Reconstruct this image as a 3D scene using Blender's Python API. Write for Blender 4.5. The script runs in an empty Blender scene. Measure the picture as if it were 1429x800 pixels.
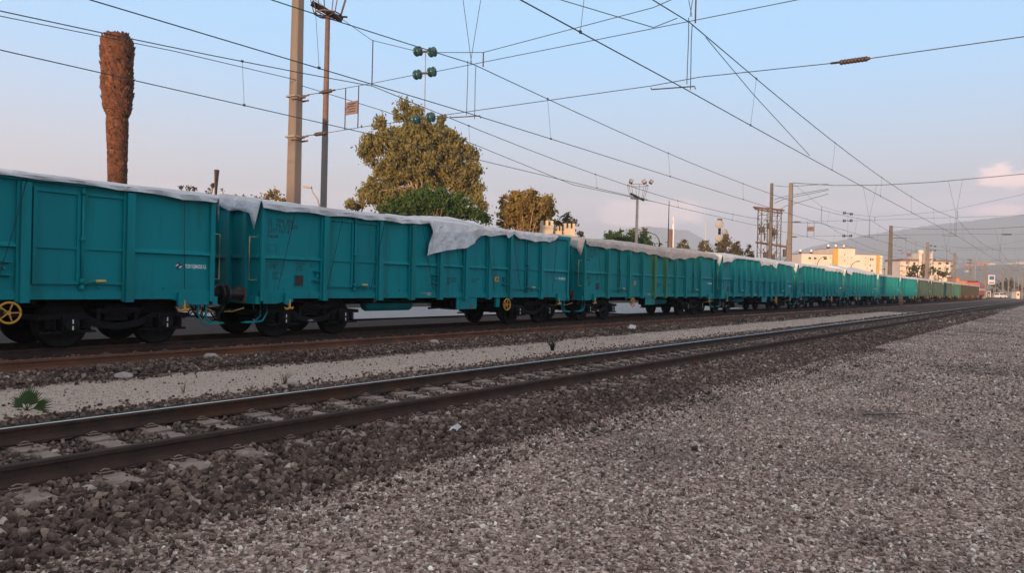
import bpy, bmesh, math, random
import numpy as np
from mathutils import Vector, Matrix
random.seed(7); rng = np.random.default_rng(7)
sc = bpy.context.scene
COL = sc.collection
R = math.radians

# ------------------------------------------------------------ camera
F = 1060.0; IW, IH = 1429.0, 800.0
PHI = R(35.85); ROLL = R(1.4); PITCH = math.atan(6.8/F); EYE = 1.43     # z = 0 is the top of the rails
CAM = Vector((0, 0, EYE))
fwd = Vector((-math.sin(PHI)*math.cos(PITCH), math.cos(PHI)*math.cos(PITCH), -math.sin(PITCH)))
r0 = Vector((math.cos(PHI), math.sin(PHI), 0)); u0 = r0.cross(fwd)
rim = r0*math.cos(ROLL) + u0*math.sin(ROLL); uim = -r0*math.sin(ROLL) + u0*math.cos(ROLL)
cam = bpy.data.objects.new('camera', bpy.data.cameras.new('camera')); COL.objects.link(cam)
cam.matrix_world = Matrix(((rim.x, uim.x, -fwd.x, 0), (rim.y, uim.y, -fwd.y, 0), (rim.z, uim.z, -fwd.z, EYE), (0, 0, 0, 1)))
cam.data.sensor_width = 36; cam.data.lens = F/IW*36; cam.data.clip_start = .1; cam.data.clip_end = 30000
sc.camera = cam
def ray(px, py): return fwd*F + rim*(px-IW/2) - uim*(py-IH/2)
def at_depth(px, py, z): return CAM + ray(px, py)*(z/F)
def at_L(px, py, L): v = ray(px, py); return CAM + v*(L/-v.x)
def at_Z(px, py, Z): v = ray(px, py); return CAM + v*((Z-EYE)/v.z)
def at_Y(px, py, Y): v = ray(px, py); return CAM + v*(Y/v.y)

# ------------------------------------------------------------ world, sun, exposure
SUN_EL = R(2.0); SUN_AZ = PHI - R(20)
trav = Vector((-math.sin(SUN_AZ)*math.cos(SUN_EL), math.cos(SUN_AZ)*math.cos(SUN_EL), -math.sin(SUN_EL)))
world = bpy.data.worlds.new('World'); sc.world = world; world.use_nodes = True
nt = world.node_tree; N = nt.nodes; LK = nt.links
bg = N['Background']
sky = N.new('ShaderNodeTexSky'); sky.sky_type = 'NISHITA'; sky.sun_disc = False
sky.sun_elevation = SUN_EL; sky.sun_rotation = math.atan2(-trav.x, -trav.y)
sky.air_density = 1.0; sky.dust_density = 1.5; sky.ozone_density = 1.5
tc = N.new('ShaderNodeTexCoord'); sep = N.new('ShaderNodeSeparateXYZ'); LK.new(tc.outputs['Generated'], sep.inputs[0])
ramp = N.new('ShaderNodeValToRGB'); ramp.color_ramp.interpolation = 'B_SPLINE'
el = ramp.color_ramp.elements
SKY = [(0.0, (.48, .38, .42)), (.06, (.50, .42, .46)), (.12, (.44, .46, .54)), (.20, (.25, .47, .72)), (.32, (.12, .46, .82)), (.50, (.30, .38, .44)), (1.0, (.46, .40, .35))]
el[0].position, el[0].color = SKY[0][0], (*SKY[0][1], 1)
el[1].position, el[1].color = SKY[-1][0], (*SKY[-1][1], 1)
for p, c in SKY[1:-1]:
    e = el.new(p); e.color = (*c, 1)
LK.new(sep.outputs[2], ramp.inputs[0])
sc_n = N.new('ShaderNodeMix'); sc_n.data_type = 'RGBA'; sc_n.blend_type = 'MIX'
mul = N.new('ShaderNodeVectorMath'); mul.operation = 'SCALE'; mul.inputs[3].default_value = 1.0
LK.new(sky.outputs[0], mul.inputs[0])
g_s = N.new('ShaderNodeVectorMath'); g_s.operation = 'SCALE'; g_s.inputs[3].default_value = 10.0
LK.new(ramp.outputs[0], g_s.inputs[0])
sky_min = N.new('ShaderNodeVectorMath'); sky_min.operation = 'MINIMUM'; LK.new(mul.outputs[0], sky_min.inputs[0]); sky_min.inputs[1].default_value = (16, 16, 16)
sc_n.inputs[0].default_value = .70
LK.new(sky_min.outputs[0], sc_n.inputs[6]); LK.new(g_s.outputs[0], sc_n.inputs[7])
# clouds: soft banks lit by the low sun, at fixed places in the sky
def node(t, **k):
    n = N.new(t)
    for a, b in k.items(): setattr(n, a, b)
    return n
cur = sc_n.outputs[2]
def cloud(px, py, wx, wz, col, amount, scale, seed, thr):
    global cur
    d = ray(px, py).normalized()
    sub = node('ShaderNodeVectorMath', operation='SUBTRACT'); LK.new(tc.outputs['Generated'], sub.inputs[0]); sub.inputs[1].default_value = d
    side = Vector((d.y, -d.x, 0)).normalized()
    a = node('ShaderNodeVectorMath', operation='DOT_PRODUCT'); LK.new(sub.outputs[0], a.inputs[0]); a.inputs[1].default_value = side/wx
    b = node('ShaderNodeVectorMath', operation='DOT_PRODUCT'); LK.new(sub.outputs[0], b.inputs[0]); b.inputs[1].default_value = Vector((0, 0, 1/wz))
    c3 = node('ShaderNodeVectorMath', operation='DOT_PRODUCT'); LK.new(sub.outputs[0], c3.inputs[0]); c3.inputs[1].default_value = Vector((d.x, d.y, 0))
    cmb = node('ShaderNodeCombineXYZ'); LK.new(a.outputs['Value'], cmb.inputs[0]); LK.new(b.outputs['Value'], cmb.inputs[1]); LK.new(c3.outputs['Value'], cmb.inputs[2])
    ln = node('ShaderNodeVectorMath', operation='LENGTH'); LK.new(cmb.outputs[0], ln.inputs[0])
    noi = node('ShaderNodeTexNoise'); noi.inputs['Scale'].default_value = scale; noi.inputs['Detail'].default_value = 8; noi.inputs['Roughness'].default_value = .55
    off = node('ShaderNodeVectorMath', operation='ADD'); LK.new(tc.outputs['Generated'], off.inputs[0]); off.inputs[1].default_value = (seed, seed*.7, 0)
    sq = node('ShaderNodeVectorMath', operation='MULTIPLY'); LK.new(off.outputs[0], sq.inputs[0]); sq.inputs[1].default_value = (1, 1, 1.8); LK.new(sq.outputs[0], noi.inputs['Vector'])
    m1 = node('ShaderNodeMath', operation='MULTIPLY_ADD'); LK.new(noi.outputs[0], m1.inputs[0]); m1.inputs[1].default_value = 2.6; m1.inputs[2].default_value = -thr
    m2 = node('ShaderNodeMath', operation='SUBTRACT'); LK.new(m1.outputs[0], m2.inputs[0]); LK.new(ln.outputs['Value'], m2.inputs[1])
    mr = node('ShaderNodeMapRange', interpolation_type='SMOOTHSTEP'); LK.new(m2.outputs[0], mr.inputs[0]); mr.inputs[1].default_value = -.25; mr.inputs[2].default_value = .35; mr.inputs[3].default_value = 0; mr.inputs[4].default_value = amount
    mx = node('ShaderNodeMix', data_type='RGBA'); LK.new(mr.outputs[0], mx.inputs[0]); LK.new(cur, mx.inputs[6]); mx.inputs[7].default_value = (*[v*10 for v in col], 1)
    cur = mx.outputs[2]
cloud(1330, 300, .35, .022, (.42, .38, .50), .55, 7, 2.1, .55)
cloud(1420, 275, .09, .030, (.46, .38, .46), .6, 16, 3.3, .45)
cloud(1412, 250, .050, .018, (1.1, .70, .62), .80, 26, 4.3, .60)
cloud(1400, 291, .040, .009, (1.0, .66, .60), .7, 30, 5.9, .55)
cloud(1290, 285, .16, .012, (.56, .46, .56), .5, 18, 7.1, .45)
cloud(905, 300, .075, .022, (1.05, .70, .64), .85, 16, 1.3, .50)
cloud(640, 290, .50, .020, (.66, .56, .64), .35, 5, 9.3, .45)
LK.new(cur, bg.inputs[0]); bg.inputs[1].default_value = .15
sl = bpy.data.lights.new('sun', 'SUN'); sl.energy = 4.6; sl.angle = R(.6); sl.color = (1, .60, .33)
sun = bpy.data.objects.new('sun', sl); COL.objects.link(sun); sun.rotation_euler = trav.to_track_quat('-Z', 'Y').to_euler()
vs = sc.view_settings; vs.view_transform = 'Standard'; vs.look = 'None'; vs.exposure = .68; vs.gamma = 1; vs.use_curve_mapping = False
sc.cycles.use_denoising = True; sc.cycles.max_bounces = 6; sc.cycles.volume_bounces = 1; sc.cycles.transparent_max_bounces = 8
sc.cycles.sample_clamp_indirect = 4

# ------------------------------------------------------------ materials
MATS = {}
def pm(name, c1, c2=None, scale=6, rough=.7, metal=0, bump=0, bscale=40, detail=5, stretch=(1, 1, 1), world_space=True, lo=.35, hi=.65, spec=.5, c3=None, s3=1.0):
    m = bpy.data.materials.new(name); m.use_nodes = True; t = m.node_tree; n = t.nodes; l = t.links
    b = n['Principled BSDF']; b.inputs['Roughness'].default_value = rough; b.inputs['Metallic'].default_value = metal; b.inputs['Specular IOR Level'].default_value = spec
    if world_space: src = n.new('ShaderNodeNewGeometry').outputs['Position']
    else: src = n.new('ShaderNodeTexCoord').outputs['Object']
    mp = n.new('ShaderNodeMapping'); mp.inputs['Scale'].default_value = stretch; l.new(src, mp.inputs[0])
    no = n.new('ShaderNodeTexNoise'); no.inputs['Scale'].default_value = scale; no.inputs['Detail'].default_value = detail; l.new(mp.outputs[0], no.inputs[0])
    mr = n.new('ShaderNodeMapRange'); mr.inputs[1].default_value = lo; mr.inputs[2].default_value = hi; l.new(no.outputs[0], mr.inputs[0])
    c2 = c2 or tuple(v*.75 for v in c1)
    mx = n.new('ShaderNodeMix'); mx.data_type = 'RGBA'; mx.inputs[6].default_value = (*c1, 1); mx.inputs[7].default_value = (*c2, 1); l.new(mr.outputs[0], mx.inputs[0])
    out = mx.outputs[2]
    if c3:
        n3 = n.new('ShaderNodeTexNoise'); n3.inputs['Scale'].default_value = s3; n3.inputs['Detail'].default_value = 6; l.new(mp.outputs[0], n3.inputs[0])
        r3 = n.new('ShaderNodeMapRange'); r3.inputs[1].default_value = .52; r3.inputs[2].default_value = .72; l.new(n3.outputs[0], r3.inputs[0])
        x3 = n.new('ShaderNodeMix'); x3.data_type = 'RGBA'; l.new(r3.outputs[0], x3.inputs[0]); l.new(out, x3.inputs[6]); x3.inputs[7].default_value = (*c3, 1); out = x3.outputs[2]
    l.new(out, b.inputs['Base Color'])
    if bump:
        nb = n.new('ShaderNodeTexNoise'); nb.inputs['Scale'].default_value = bscale; nb.inputs['Detail'].default_value = 4; l.new(mp.outputs[0], nb.inputs[0])
        if 'tarp' in name: nb.inputs['Distortion'].default_value = 1.2
        bp = n.new('ShaderNodeBump'); bp.inputs['Strength'].default_value = min(1, bump); bp.inputs['Distance'].default_value = .08 if 'tarp' in name else .02; l.new(nb.outputs[0], bp.inputs['Height']); l.new(bp.outputs[0], b.inputs['Normal'])
    MATS[name] = m; return m
def randmat(name, stops, rough=.9, bump=.3, patch=.62):     # colour varies from one scattered stone to the next
    m = bpy.data.materials.new(name); m.use_nodes = True; t = m.node_tree; n = t.nodes; l = t.links
    b = n['Principled BSDF']; b.inputs['Roughness'].default_value = rough; b.inputs['Specular IOR Level'].default_value = .3
    oi = n.new('ShaderNodeObjectInfo'); cr = n.new('ShaderNodeValToRGB'); e = cr.color_ramp.elements
    cr.color_ramp.interpolation = 'LINEAR'
    e[0].position, e[0].color = stops[0][0], (*stops[0][1], 1); e[1].position, e[1].color = stops[-1][0], (*stops[-1][1], 1)
    for p, c in stops[1:-1]: e.new(p).color = (*c, 1)
    l.new(oi.outputs['Random'], cr.inputs[0])
    no = n.new('ShaderNodeTexNoise'); no.inputs['Scale'].default_value = 30; g = n.new('ShaderNodeNewGeometry'); l.new(g.outputs['Position'], no.inputs[0])
    mr = n.new('ShaderNodeMapRange'); mr.inputs[1].default_value = .3; mr.inputs[2].default_value = .7; mr.inputs[3].default_value = .75; mr.inputs[4].default_value = 1.2; l.new(no.outputs[0], mr.inputs[0])
    vm = n.new('ShaderNodeVectorMath'); vm.operation = 'SCALE'; pn = n.new('ShaderNodeTexNoise'); pn.inputs['Scale'].default_value = .35; pn.inputs['Detail'].default_value = 5; pn.inputs['Roughness'].default_value = .6; l.new(g.outputs['Position'], pn.inputs[0])
    pr = n.new('ShaderNodeMapRange'); pr.inputs[1].default_value = .50; pr.inputs[2].default_value = .66; pr.inputs[3].default_value = 1; pr.inputs[4].default_value = patch; l.new(pn.outputs[0], pr.inputs[0])
    pm_ = n.new('ShaderNodeMath'); pm_.operation = 'MULTIPLY'; l.new(mr.outputs[0], pm_.inputs[0]); l.new(pr.outputs[0], pm_.inputs[1])
    l.new(cr.outputs[0], vm.inputs[0]); l.new(pm_.outputs[0], vm.inputs[3]); l.new(vm.outputs[0], b.inputs['Base Color'])
    MATS[name] = m; return m

TEAL = pm('teal_paint', (.001, .230, .258), (.002, .198, .228), scale=1.2, rough=.55, c3=(.006, .150, .160), s3=3.2, stretch=(1, 1, .14), spec=.18)
TEAL_DUSTY = pm('dusty_teal_paint', (.001, .230, .252), (.003, .20, .21), scale=1.2, rough=.6, spec=.2, c3=(.07, .215, .10), s3=2.0, stretch=(1, 1, .08))
_t = TEAL_DUSTY.node_tree; _mx = [n for n in _t.nodes if n.bl_idname == 'ShaderNodeMix'][-1]; _l = _mx.inputs[0].links[0].from_socket      # the spilled dust is confined to the middle of the wagon
_g = _t.nodes.new('ShaderNodeNewGeometry'); _s = _t.nodes.new('ShaderNodeSeparateXYZ'); _t.links.new(_g.outputs['Position'], _s.inputs[0])
_a = _t.nodes.new('ShaderNodeMapRange'); _a.inputs[1].default_value = 31.8; _a.inputs[2].default_value = 26.8; _b = _t.nodes.new('ShaderNodeMath'); _b.operation = 'SUBTRACT'; _b.inputs[0].default_value = 30.9; _t.links.new(_s.outputs[1], _b.inputs[1])
_c = _t.nodes.new('ShaderNodeMath'); _c.operation = 'ABSOLUTE'; _t.links.new(_b.outputs[0], _c.inputs[0]); _a.inputs[1].default_value = .8; _a.inputs[2].default_value = 3.2; _a.inputs[3].default_value = 1.5; _a.inputs[4].default_value = .12; _t.links.new(_c.outputs[0], _a.inputs[0])
_d = _t.nodes.new('ShaderNodeMath'); _d.operation = 'MULTIPLY'; _d.use_clamp = True; _t.links.new(_l, _d.inputs[0]); _t.links.new(_a.outputs[0], _d.inputs[1]); _t.links.new(_d.outputs[0], _mx.inputs[0])
TEAL_B = pm('brighter_teal_paint', (.003, .235, .26), (.004, .20, .22), scale=1.2, rough=.5, spec=.2, stretch=(1, 1, .35))
GREEN_W = pm('weathered_green_paint', (.022, .080, .074), (.036, .075, .066), scale=1.4, rough=.7, c3=(.065, .07, .055), s3=1.5, stretch=(1, 1, .3))
GREEN_D = pm('deep_green_paint', (.01, .13, .10), (.02, .10, .08), scale=1.4, rough=.6, stretch=(1, 1, .3))
OLIVE_W = pm('weathered_olive_paint', (.036, .046, .032), (.042, .042, .030), scale=1.6, rough=.8, c3=(.06, .042, .028), s3=1.4, stretch=(1, 1, .3))
DARKSTEEL = pm('dark_oily_steel', (.007, .006, .006), (.013, .011, .010), scale=12, rough=.75, spec=.2)
RUSTRED = pm('rusty_running_gear', (.06, .020, .011), (.035, .016, .010), scale=8, rough=.8)
WHEEL = pm('wheel_steel', (.009, .007, .007), (.018, .013, .011), scale=9, rough=.7, spec=.2)
YELLOW = pm('yellow_paint', (.62, .30, .03), (.50, .25, .03), scale=20, rough=.5)
PALEYEL = pm('pale_yellow_paint', (.55, .42, .14), (.45, .35, .12), scale=20, rough=.5)
WHITEP = pm('white_lettering', (.75, .77, .78), (.65, .67, .68), scale=30, rough=.6)
DARKP = pm('dark_lettering', (.004, .055, .070), (.004, .045, .06), scale=30, rough=.6)
BLACKP = pm('black_plate', (.012, .010, .012), (.02, .015, .015), scale=20, rough=.5)
BLUEP = pm('dark_blue_emblem', (.01, .03, .09), (.01, .03, .08), scale=20, rough=.5)
TARP = pm('grey_tarpaulin', (.68, .69, .71), (.56, .57, .60), scale=2.2, rough=.6, bump=.7, bscale=5, c3=(.47, .46, .48), s3=1.1)
TARP_D = pm('dusty_tarpaulin', (.50, .45, .43), (.42, .38, .37), scale=2.0, rough=.75, bump=.7, bscale=5, c3=(.30, .26, .25), s3=.7)
TARP_W = pm('pale_tarpaulin', (.56, .57, .60), (.47, .48, .52), scale=2.0, rough=.7, bump=.6, bscale=5, c3=(.38, .37, .40), s3=.8)
ROPE = pm('dark_rope', (.02, .03, .035), rough=.9)
RAIL_R = pm('rusty_rail', (.15, .052, .024), (.10, .040, .022), scale=5, rough=.75, bump=.3, c3=(.20, .075, .03), s3=2)
RAIL_D = pm('dark_brown_rail', (.072, .042, .031), (.048, .030, .024), scale=5, rough=.8, spec=.2, bump=.3, c3=(.085, .034, .018), s3=1.5)
RAIL_DULL = pm('worn_dull_rail_head', (.055, .040, .034), (.038, .029, .026), scale=6, rough=.8, spec=.15, stretch=(8, .4, 8))
RAIL_TOP = pm('polished_rail_head', (.62, .63, .66), (.5, .5, .52), scale=10, rough=.14, metal=1, stretch=(8, .3, 8))
SLEEP = pm('concrete_sleeper', (.29, .225, .19), (.20, .15, .125), scale=7, rough=.9, bump=.5, bscale=30, c3=(.12, .095, .085), s3=2.5)
CONC = pm('weathered_concrete', (.20, .168, .145), (.15, .128, .112), scale=2.5, rough=.9, bump=.3, c3=(.17, .155, .14), s3=1.2, stretch=(1, 1, .2))
GALV = pm('galvanised_steel', (.30, .28, .27), (.22, .20, .19), scale=5, rough=.6)
RUSTP = pm('rust_brown_steel', (.18, .11, .085), (.13, .08, .06), scale=4, rough=.8)
WIRE = pm('dark_copper_wire', (.020, .028, .030), (.03, .035, .035), scale=8, rough=.6)
PORC = pm('brown_porcelain', (.050, .030, .028), (.035, .022, .02), scale=8, rough=.5)
GLASSI = pm('teal_glass_disc', (.012, .050, .060), (.035, .095, .10), scale=8, rough=.2)
WALLP = pm('pinkish_plaster', (.72, .60, .50), (.66, .55, .46), scale=.4, rough=.9, c3=(.60, .49, .41), s3=.25)
WALLC = pm('cream_plaster', (.66, .60, .50), (.58, .52, .43), scale=.5, rough=.9)
WALLG = pm('grey_render', (.33, .29, .29), (.29, .26, .26), scale=.5, rough=.9)
WALLB = pm('beige_stone', (.50, .42, .31), (.42, .35, .26), scale=1.5, rough=.9)
OCHRE = pm('ochre_plaster', (.52, .33, .06), (.46, .29, .06), scale=.5, rough=.9)
WIN = pm('dark_window', (.05, .045, .045), (.035, .03, .035), scale=2, rough=.25)
WINFR = pm('white_window_frame', (.6, .58, .55), rough=.7)
ROOFC = pm('brown_roof', (.22, .13, .10), rough=.9)
BRICKO = pm('orange_brick', (.52, .22, .12), (.42, .18, .10), scale=1.5, rough=.9)
LOCOR = pm('loco_red_paint', (.40, .055, .03), (.33, .05, .03), scale=2, rough=.5)
LOCOW = pm('loco_cream_paint', (.65, .58, .48), rough=.5)
WHITEV = pm('white_car_paint', (.7, .7, .72), rough=.35)
BLUES = pm('blue_sign_face', (.03, .13, .35), rough=.5)
RUBBER = pm('rubber', (.02, .02, .02), rough=.8)
PLASTIC = pm('pale_blue_plastic', (.40, .48, .62), (.30, .36, .50), scale=10, rough=.4)
PAPER = pm('white_paper', (.62, .60, .60), rough=.8)
SIGNP = pm('faded_pink_plate', (.20, .15, .15), (.17, .12, .12), scale=10, rough=.7)
BARK = pm('bark', (.20, .13, .09), (.13, .085, .06), scale=5, rough=.9, stretch=(1, 1, .3))
BARKP = pm('pale_bark', (.38, .29, .22), (.25, .18, .13), scale=4, rough=.9, stretch=(1, 1, .3))
PALMT = pm('palm_stub_fibre', (.135, .052, .028), (.065, .027, .016), scale=9, rough=.95, c3=(.21, .09, .045), s3=5)
def leafmat(name, a, b, c):
    m = pm(name, a, b, scale=1.1, rough=.65, c3=c, s3=2.3, detail=3, spec=.3)
    n = m.node_tree.nodes; l = m.node_tree.links; b = n['Principled BSDF']; tr = n.new('ShaderNodeBsdfTranslucent'); l.new(b.inputs['Base Color'].links[0].from_socket, tr.inputs[0])
    mx = n.new('ShaderNodeMixShader'); mx.inputs[0].default_value = .42; l.new(b.outputs[0], mx.inputs[1]); l.new(tr.outputs[0], mx.inputs[2]); l.new(mx.outputs[0], n['Material Output'].inputs[0]); return m
L_EUC = leafmat('eucalyptus_leaves', (.26, .230, .080), (.18, .165, .065), (.34, .29, .11))
L_GREEN = leafmat('deep_green_leaves', (.065, .130, .030), (.042, .090, .022), (.14, .17, .042))
L_YEL = leafmat('yellowing_leaves', (.30, .21, .060), (.20, .15, .05), (.38, .26, .09))
L_OLV = leafmat('olive_green_leaves', (.11, .105, .040), (.075, .078, .030), (.15, .13, .05))
L_CON = leafmat('conifer_needles', (.13, .11, .048), (.085, .08, .038), (.19, .15, .06))
L_DRK = leafmat('dark_green_leaves', (.045, .055, .022), (.028, .036, .016), (.08, .075, .03))  # dark green foliage for conifers, roadside trees and tufts
L_PALM = leafmat('young_palm_leaves', (.075, .12, .04), (.05, .09, .03), (.10, .11, .05))
DRY = pm('dry_stalk', (.20, .15, .09), rough=.9)

# ------------------------------------------------------------ mesh helpers
class MB:
    def __init__(s): s.v = []; s.f = []; s.m = []; s.mats = []; s.sm = []
    def mi(s, m):
        if m not in s.mats: s.mats.append(m)
        return s.mats.index(m)
    def add(s, vs, fs, m, smooth=False):
        o = len(s.v); s.v += [tuple(v) for v in vs]; k = s.mi(m)
        for f in fs: s.f.append([o+i for i in f]); s.m.append(k); s.sm.append(smooth)
        return s
    def box(s, a, b, m, M=None):
        x0, y0, z0 = a; x1, y1, z1 = b
        if x0 > x1: x0, x1 = x1, x0
        if y0 > y1: y0, y1 = y1, y0
        if z0 > z1: z0, z1 = z1, z0
        vs = [(x0, y0, z0), (x1, y0, z0), (x1, y1, z0), (x0, y1, z0), (x0, y0, z1), (x1, y0, z1), (x1, y1, z1), (x0, y1, z1)]
        if M is not None: vs = [M @ Vector(v) for v in vs]
        return s.add(vs, [(0, 3, 2, 1), (4, 5, 6, 7), (0, 1, 5, 4), (1, 2, 6, 5), (2, 3, 7, 6), (3, 0, 4, 7)], m)
    def tube(s, pts, r, m, n=8, cap=True, smooth=True):
        pts = [Vector(p) for p in pts]; rs = r if isinstance(r, (list, tuple)) else [r]*len(pts)
        vs = []; fs = []
        for i, p in enumerate(pts):
            t = (pts[min(i+1, len(pts)-1)] - pts[max(i-1, 0)]).normalized()
            a = t.cross(Vector((0, 0, 1)))
            if a.length < .05: a = t.cross(Vector((0, 1, 0)))
            a.normalize(); b = t.cross(a)
            for k in range(n):
                q = 2*math.pi*(k+.5)/n; vs.append(p + (a*math.cos(q) + b*math.sin(q))*rs[i])
        for i in range(len(pts)-1):
            for k in range(n): fs.append((i*n+k, i*n+(k+1) % n, (i+1)*n+(k+1) % n, (i+1)*n+k))
        s.add(vs, fs, m, smooth)
        if cap:
            o = len(s.v)-len(vs); k = s.mi(m)
            s.f.append([o+i for i in range(n)][::-1]); s.m.append(k); s.sm.append(False)
            s.f.append([o+(len(pts)-1)*n+i for i in range(n)]); s.m.append(k); s.sm.append(False)
        return s
    def beam(s, p, q, w, h, m):          # rectangular bar
        p, q = Vector(p), Vector(q); t = (q-p).normalized(); a = t.cross(Vector((0, 0, 1)))
        if a.length < .05: a = Vector((1, 0, 0))
        a.normalize(); b = a.cross(t)
        vs = [e + a*(i*w/2) + b*(j*h/2) for e in (p, q) for i, j in ((-1, -1), (1, -1), (1, 1), (-1, 1))]
        return s.add(vs, [(0, 3, 2, 1), (4, 5, 6, 7), (0, 1, 5, 4), (1, 2, 6, 5), (2, 3, 7, 6), (3, 0, 4, 7)], m)
    def prism(s, poly, x0, x1, m, axis=0):   # polygon (two other coords) extruded along an axis
        n = len(poly)
        def P(c, p): return (c, p[0], p[1]) if axis == 0 else ((p[0], c, p[1]) if axis == 1 else (p[0], p[1], c))
        vs = [P(x0, p) for p in poly] + [P(x1, p) for p in poly]
        fs = [list(range(n))[::-1], [n+i for i in range(n)]] + [(i, (i+1) % n, n+(i+1) % n, n+i) for i in range(n)]
        return s.add(vs, fs, m)
    def lathe(s, prof, c, axis, m, n=16, smooth=True):   # prof: (along, radius)
        c = Vector(c); ax = Vector(axis).normalized(); a = ax.cross(Vector((0, 0, 1)))
        if a.length < .05: a = Vector((1, 0, 0))
        a.normalize(); b = ax.cross(a); vs = []; fs = []
        for (t, r) in prof:
            for k in range(n):
                q = 2*math.pi*k/n; vs.append(c + ax*t + (a*math.cos(q)+b*math.sin(q))*r)
        for i in range(len(prof)-1):
            for k in range(n): fs.append((i*n+k, i*n+(k+1) % n, (i+1)*n+(k+1) % n, (i+1)*n+k))
        return s.add(vs, fs, m, smooth)
    def build(s, name, parent=None, bevel=0, loc=None):
        me = bpy.data.meshes.new(name); me.from_pydata(s.v, [], s.f)
        for m in s.mats: me.materials.append(m)
        me.polygons.foreach_set('material_index', s.m); me.polygons.foreach_set('use_smooth', s.sm)
        if bevel:
            bm = bmesh.new(); bm.from_mesh(me); bmesh.ops.remove_doubles(bm, verts=bm.verts, dist=1e-5)
            bmesh.ops.recalc_face_normals(bm, faces=bm.faces)
            es = [e for e in bm.edges if len(e.link_faces) == 2 and e.calc_face_angle(0) > .6]
            bmesh.ops.bevel(bm, geom=es, offset=bevel, segments=1, affect='EDGES', clamp_overlap=True)
            bm.to_mesh(me); bm.free()
        else:
            bm = bmesh.new(); bm.from_mesh(me); bmesh.ops.recalc_face_normals(bm, faces=bm.faces); bm.to_mesh(me); bm.free()
        me.update(); o = bpy.data.objects.new(name, me); COL.objects.link(o)
        if parent: o.parent = parent
        if loc is not None: o.location = loc
        return o
def tag(o, label=None, cat=None, group=None, kind=None):
    if label: o['label'] = label
    if cat: o['category'] = cat
    if group: o['group'] = group
    if kind: o['kind'] = kind
    return o
def thing(name, label, cat, loc=(0, 0, 0), rz=0, group=None):
    o = bpy.data.objects.new(name, None); COL.objects.link(o); o.location = loc; o.rotation_euler = (0, 0, rz); o.empty_display_size = .1
    return tag(o, label, cat, group)
KIDS = {}
def copy_tree(o, parent=None, swap=None):
    c = o.copy(); COL.objects.link(c); c.parent = parent
    if swap and o.data is not None and o.type == 'MESH' and any(m in swap for m in o.data.materials):
        key = (o.data.name, id(swap))
        if key not in KIDS:
            d = o.data.copy()
            for i, m in enumerate(d.materials):
                if m in swap: d.materials[i] = swap[m]
            KIDS[key] = d
        c.data = KIDS[key]
    for ch in list(CH.get(o.name, [])): 
        k = copy_tree(ch, c, swap); CH.setdefault(c.name, []).append(k)
    return c
CH = {}
def index_children(o):
    CH[o.name] = [c for c in bpy.data.objects if c.parent == o]
    for c in CH[o.name]: index_children(c)

# ------------------------------------------------------------ ground
def vnoise(x, y, s=0.):
    return (math.sin(x*1.7+y*.9+s)+math.sin(x*.6-y*1.3+s*2.1)+math.sin(x*3.1+y*2.3+s*.3)*.5+math.sin(-x*2.2+y*3.7+s)*.5)/3
def near_drift(Y): return -.0062*max(0, Y)
def gz(x, y):
    L = -x; d = near_drift(min(y, 90)) if y > 0 else 0
    Ln = L - d
    pts = [(-60, -.26), (3.6, -.27), (4.5, -.26), (5.15, -.215), (5.6, -.195), (6.0, -.19), (6.6, -.205), (7.3, -.205), (8.0, -.19), (8.8, -.20), (9.3, -.215), (11.5, -.215), (12.3, -.20), (13.1, -.18), (13.5, -.165), (14.6, -.16), (15.0, -.175), (17.2, -.19), (18.5, -.27), (60, -.27)]
    z = -.27
    for (a, za), (b, zb) in zip(pts, pts[1:]):
        if a <= Ln <= b: z = za + (zb-za)*(Ln-a)/(b-a); break
    amp = .012 if 5.5 < Ln < 9 else .022
    if y < 300 and abs(x) < 60: z += amp*vnoise(x*1.1, y*.9) + (.02*vnoise(x*.25, y*.2, 3) if Ln < 4 else 0)
    return z
def axis_lines(dense, far, g=1.35):
    out = list(dense); st = (dense[-1]-dense[-2])
    while out[-1] < far: st *= g; out.append(out[-1]+st)
    out[-1] = far; st = dense[1]-dense[0]; pre = [dense[0]]
    while pre[-1] > -far: st *= g; pre.append(pre[-1]-st)
    pre[-1] = -far
    return pre[:0:-1] + out
Ls = list(np.arange(-8, 4.2, .4)) + list(np.arange(4.2, 9.4, .13)) + list(np.arange(9.4, 19, .3)) + list(np.arange(19, 34, 1.))
Ys = [0.]; st = .25
while Ys[-1] < 120: Ys.append(Ys[-1]+st); st = .25 if Ys[-1] < 12 else st*1.03
XS = axis_lines([-v for v in Ls[::-1]], 5200); YS = [y for y in axis_lines(Ys, 5200) if y > -640]; YS = [-640]+YS
gv = [(x, y, gz(x, y)) for y in YS for x in XS]; nx = len(XS)
gf = [(j*nx+i, j*nx+i+1, (j+1)*nx+i+1, (j+1)*nx+i) for j in range(len(YS)-1) for i in range(nx-1)]
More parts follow.
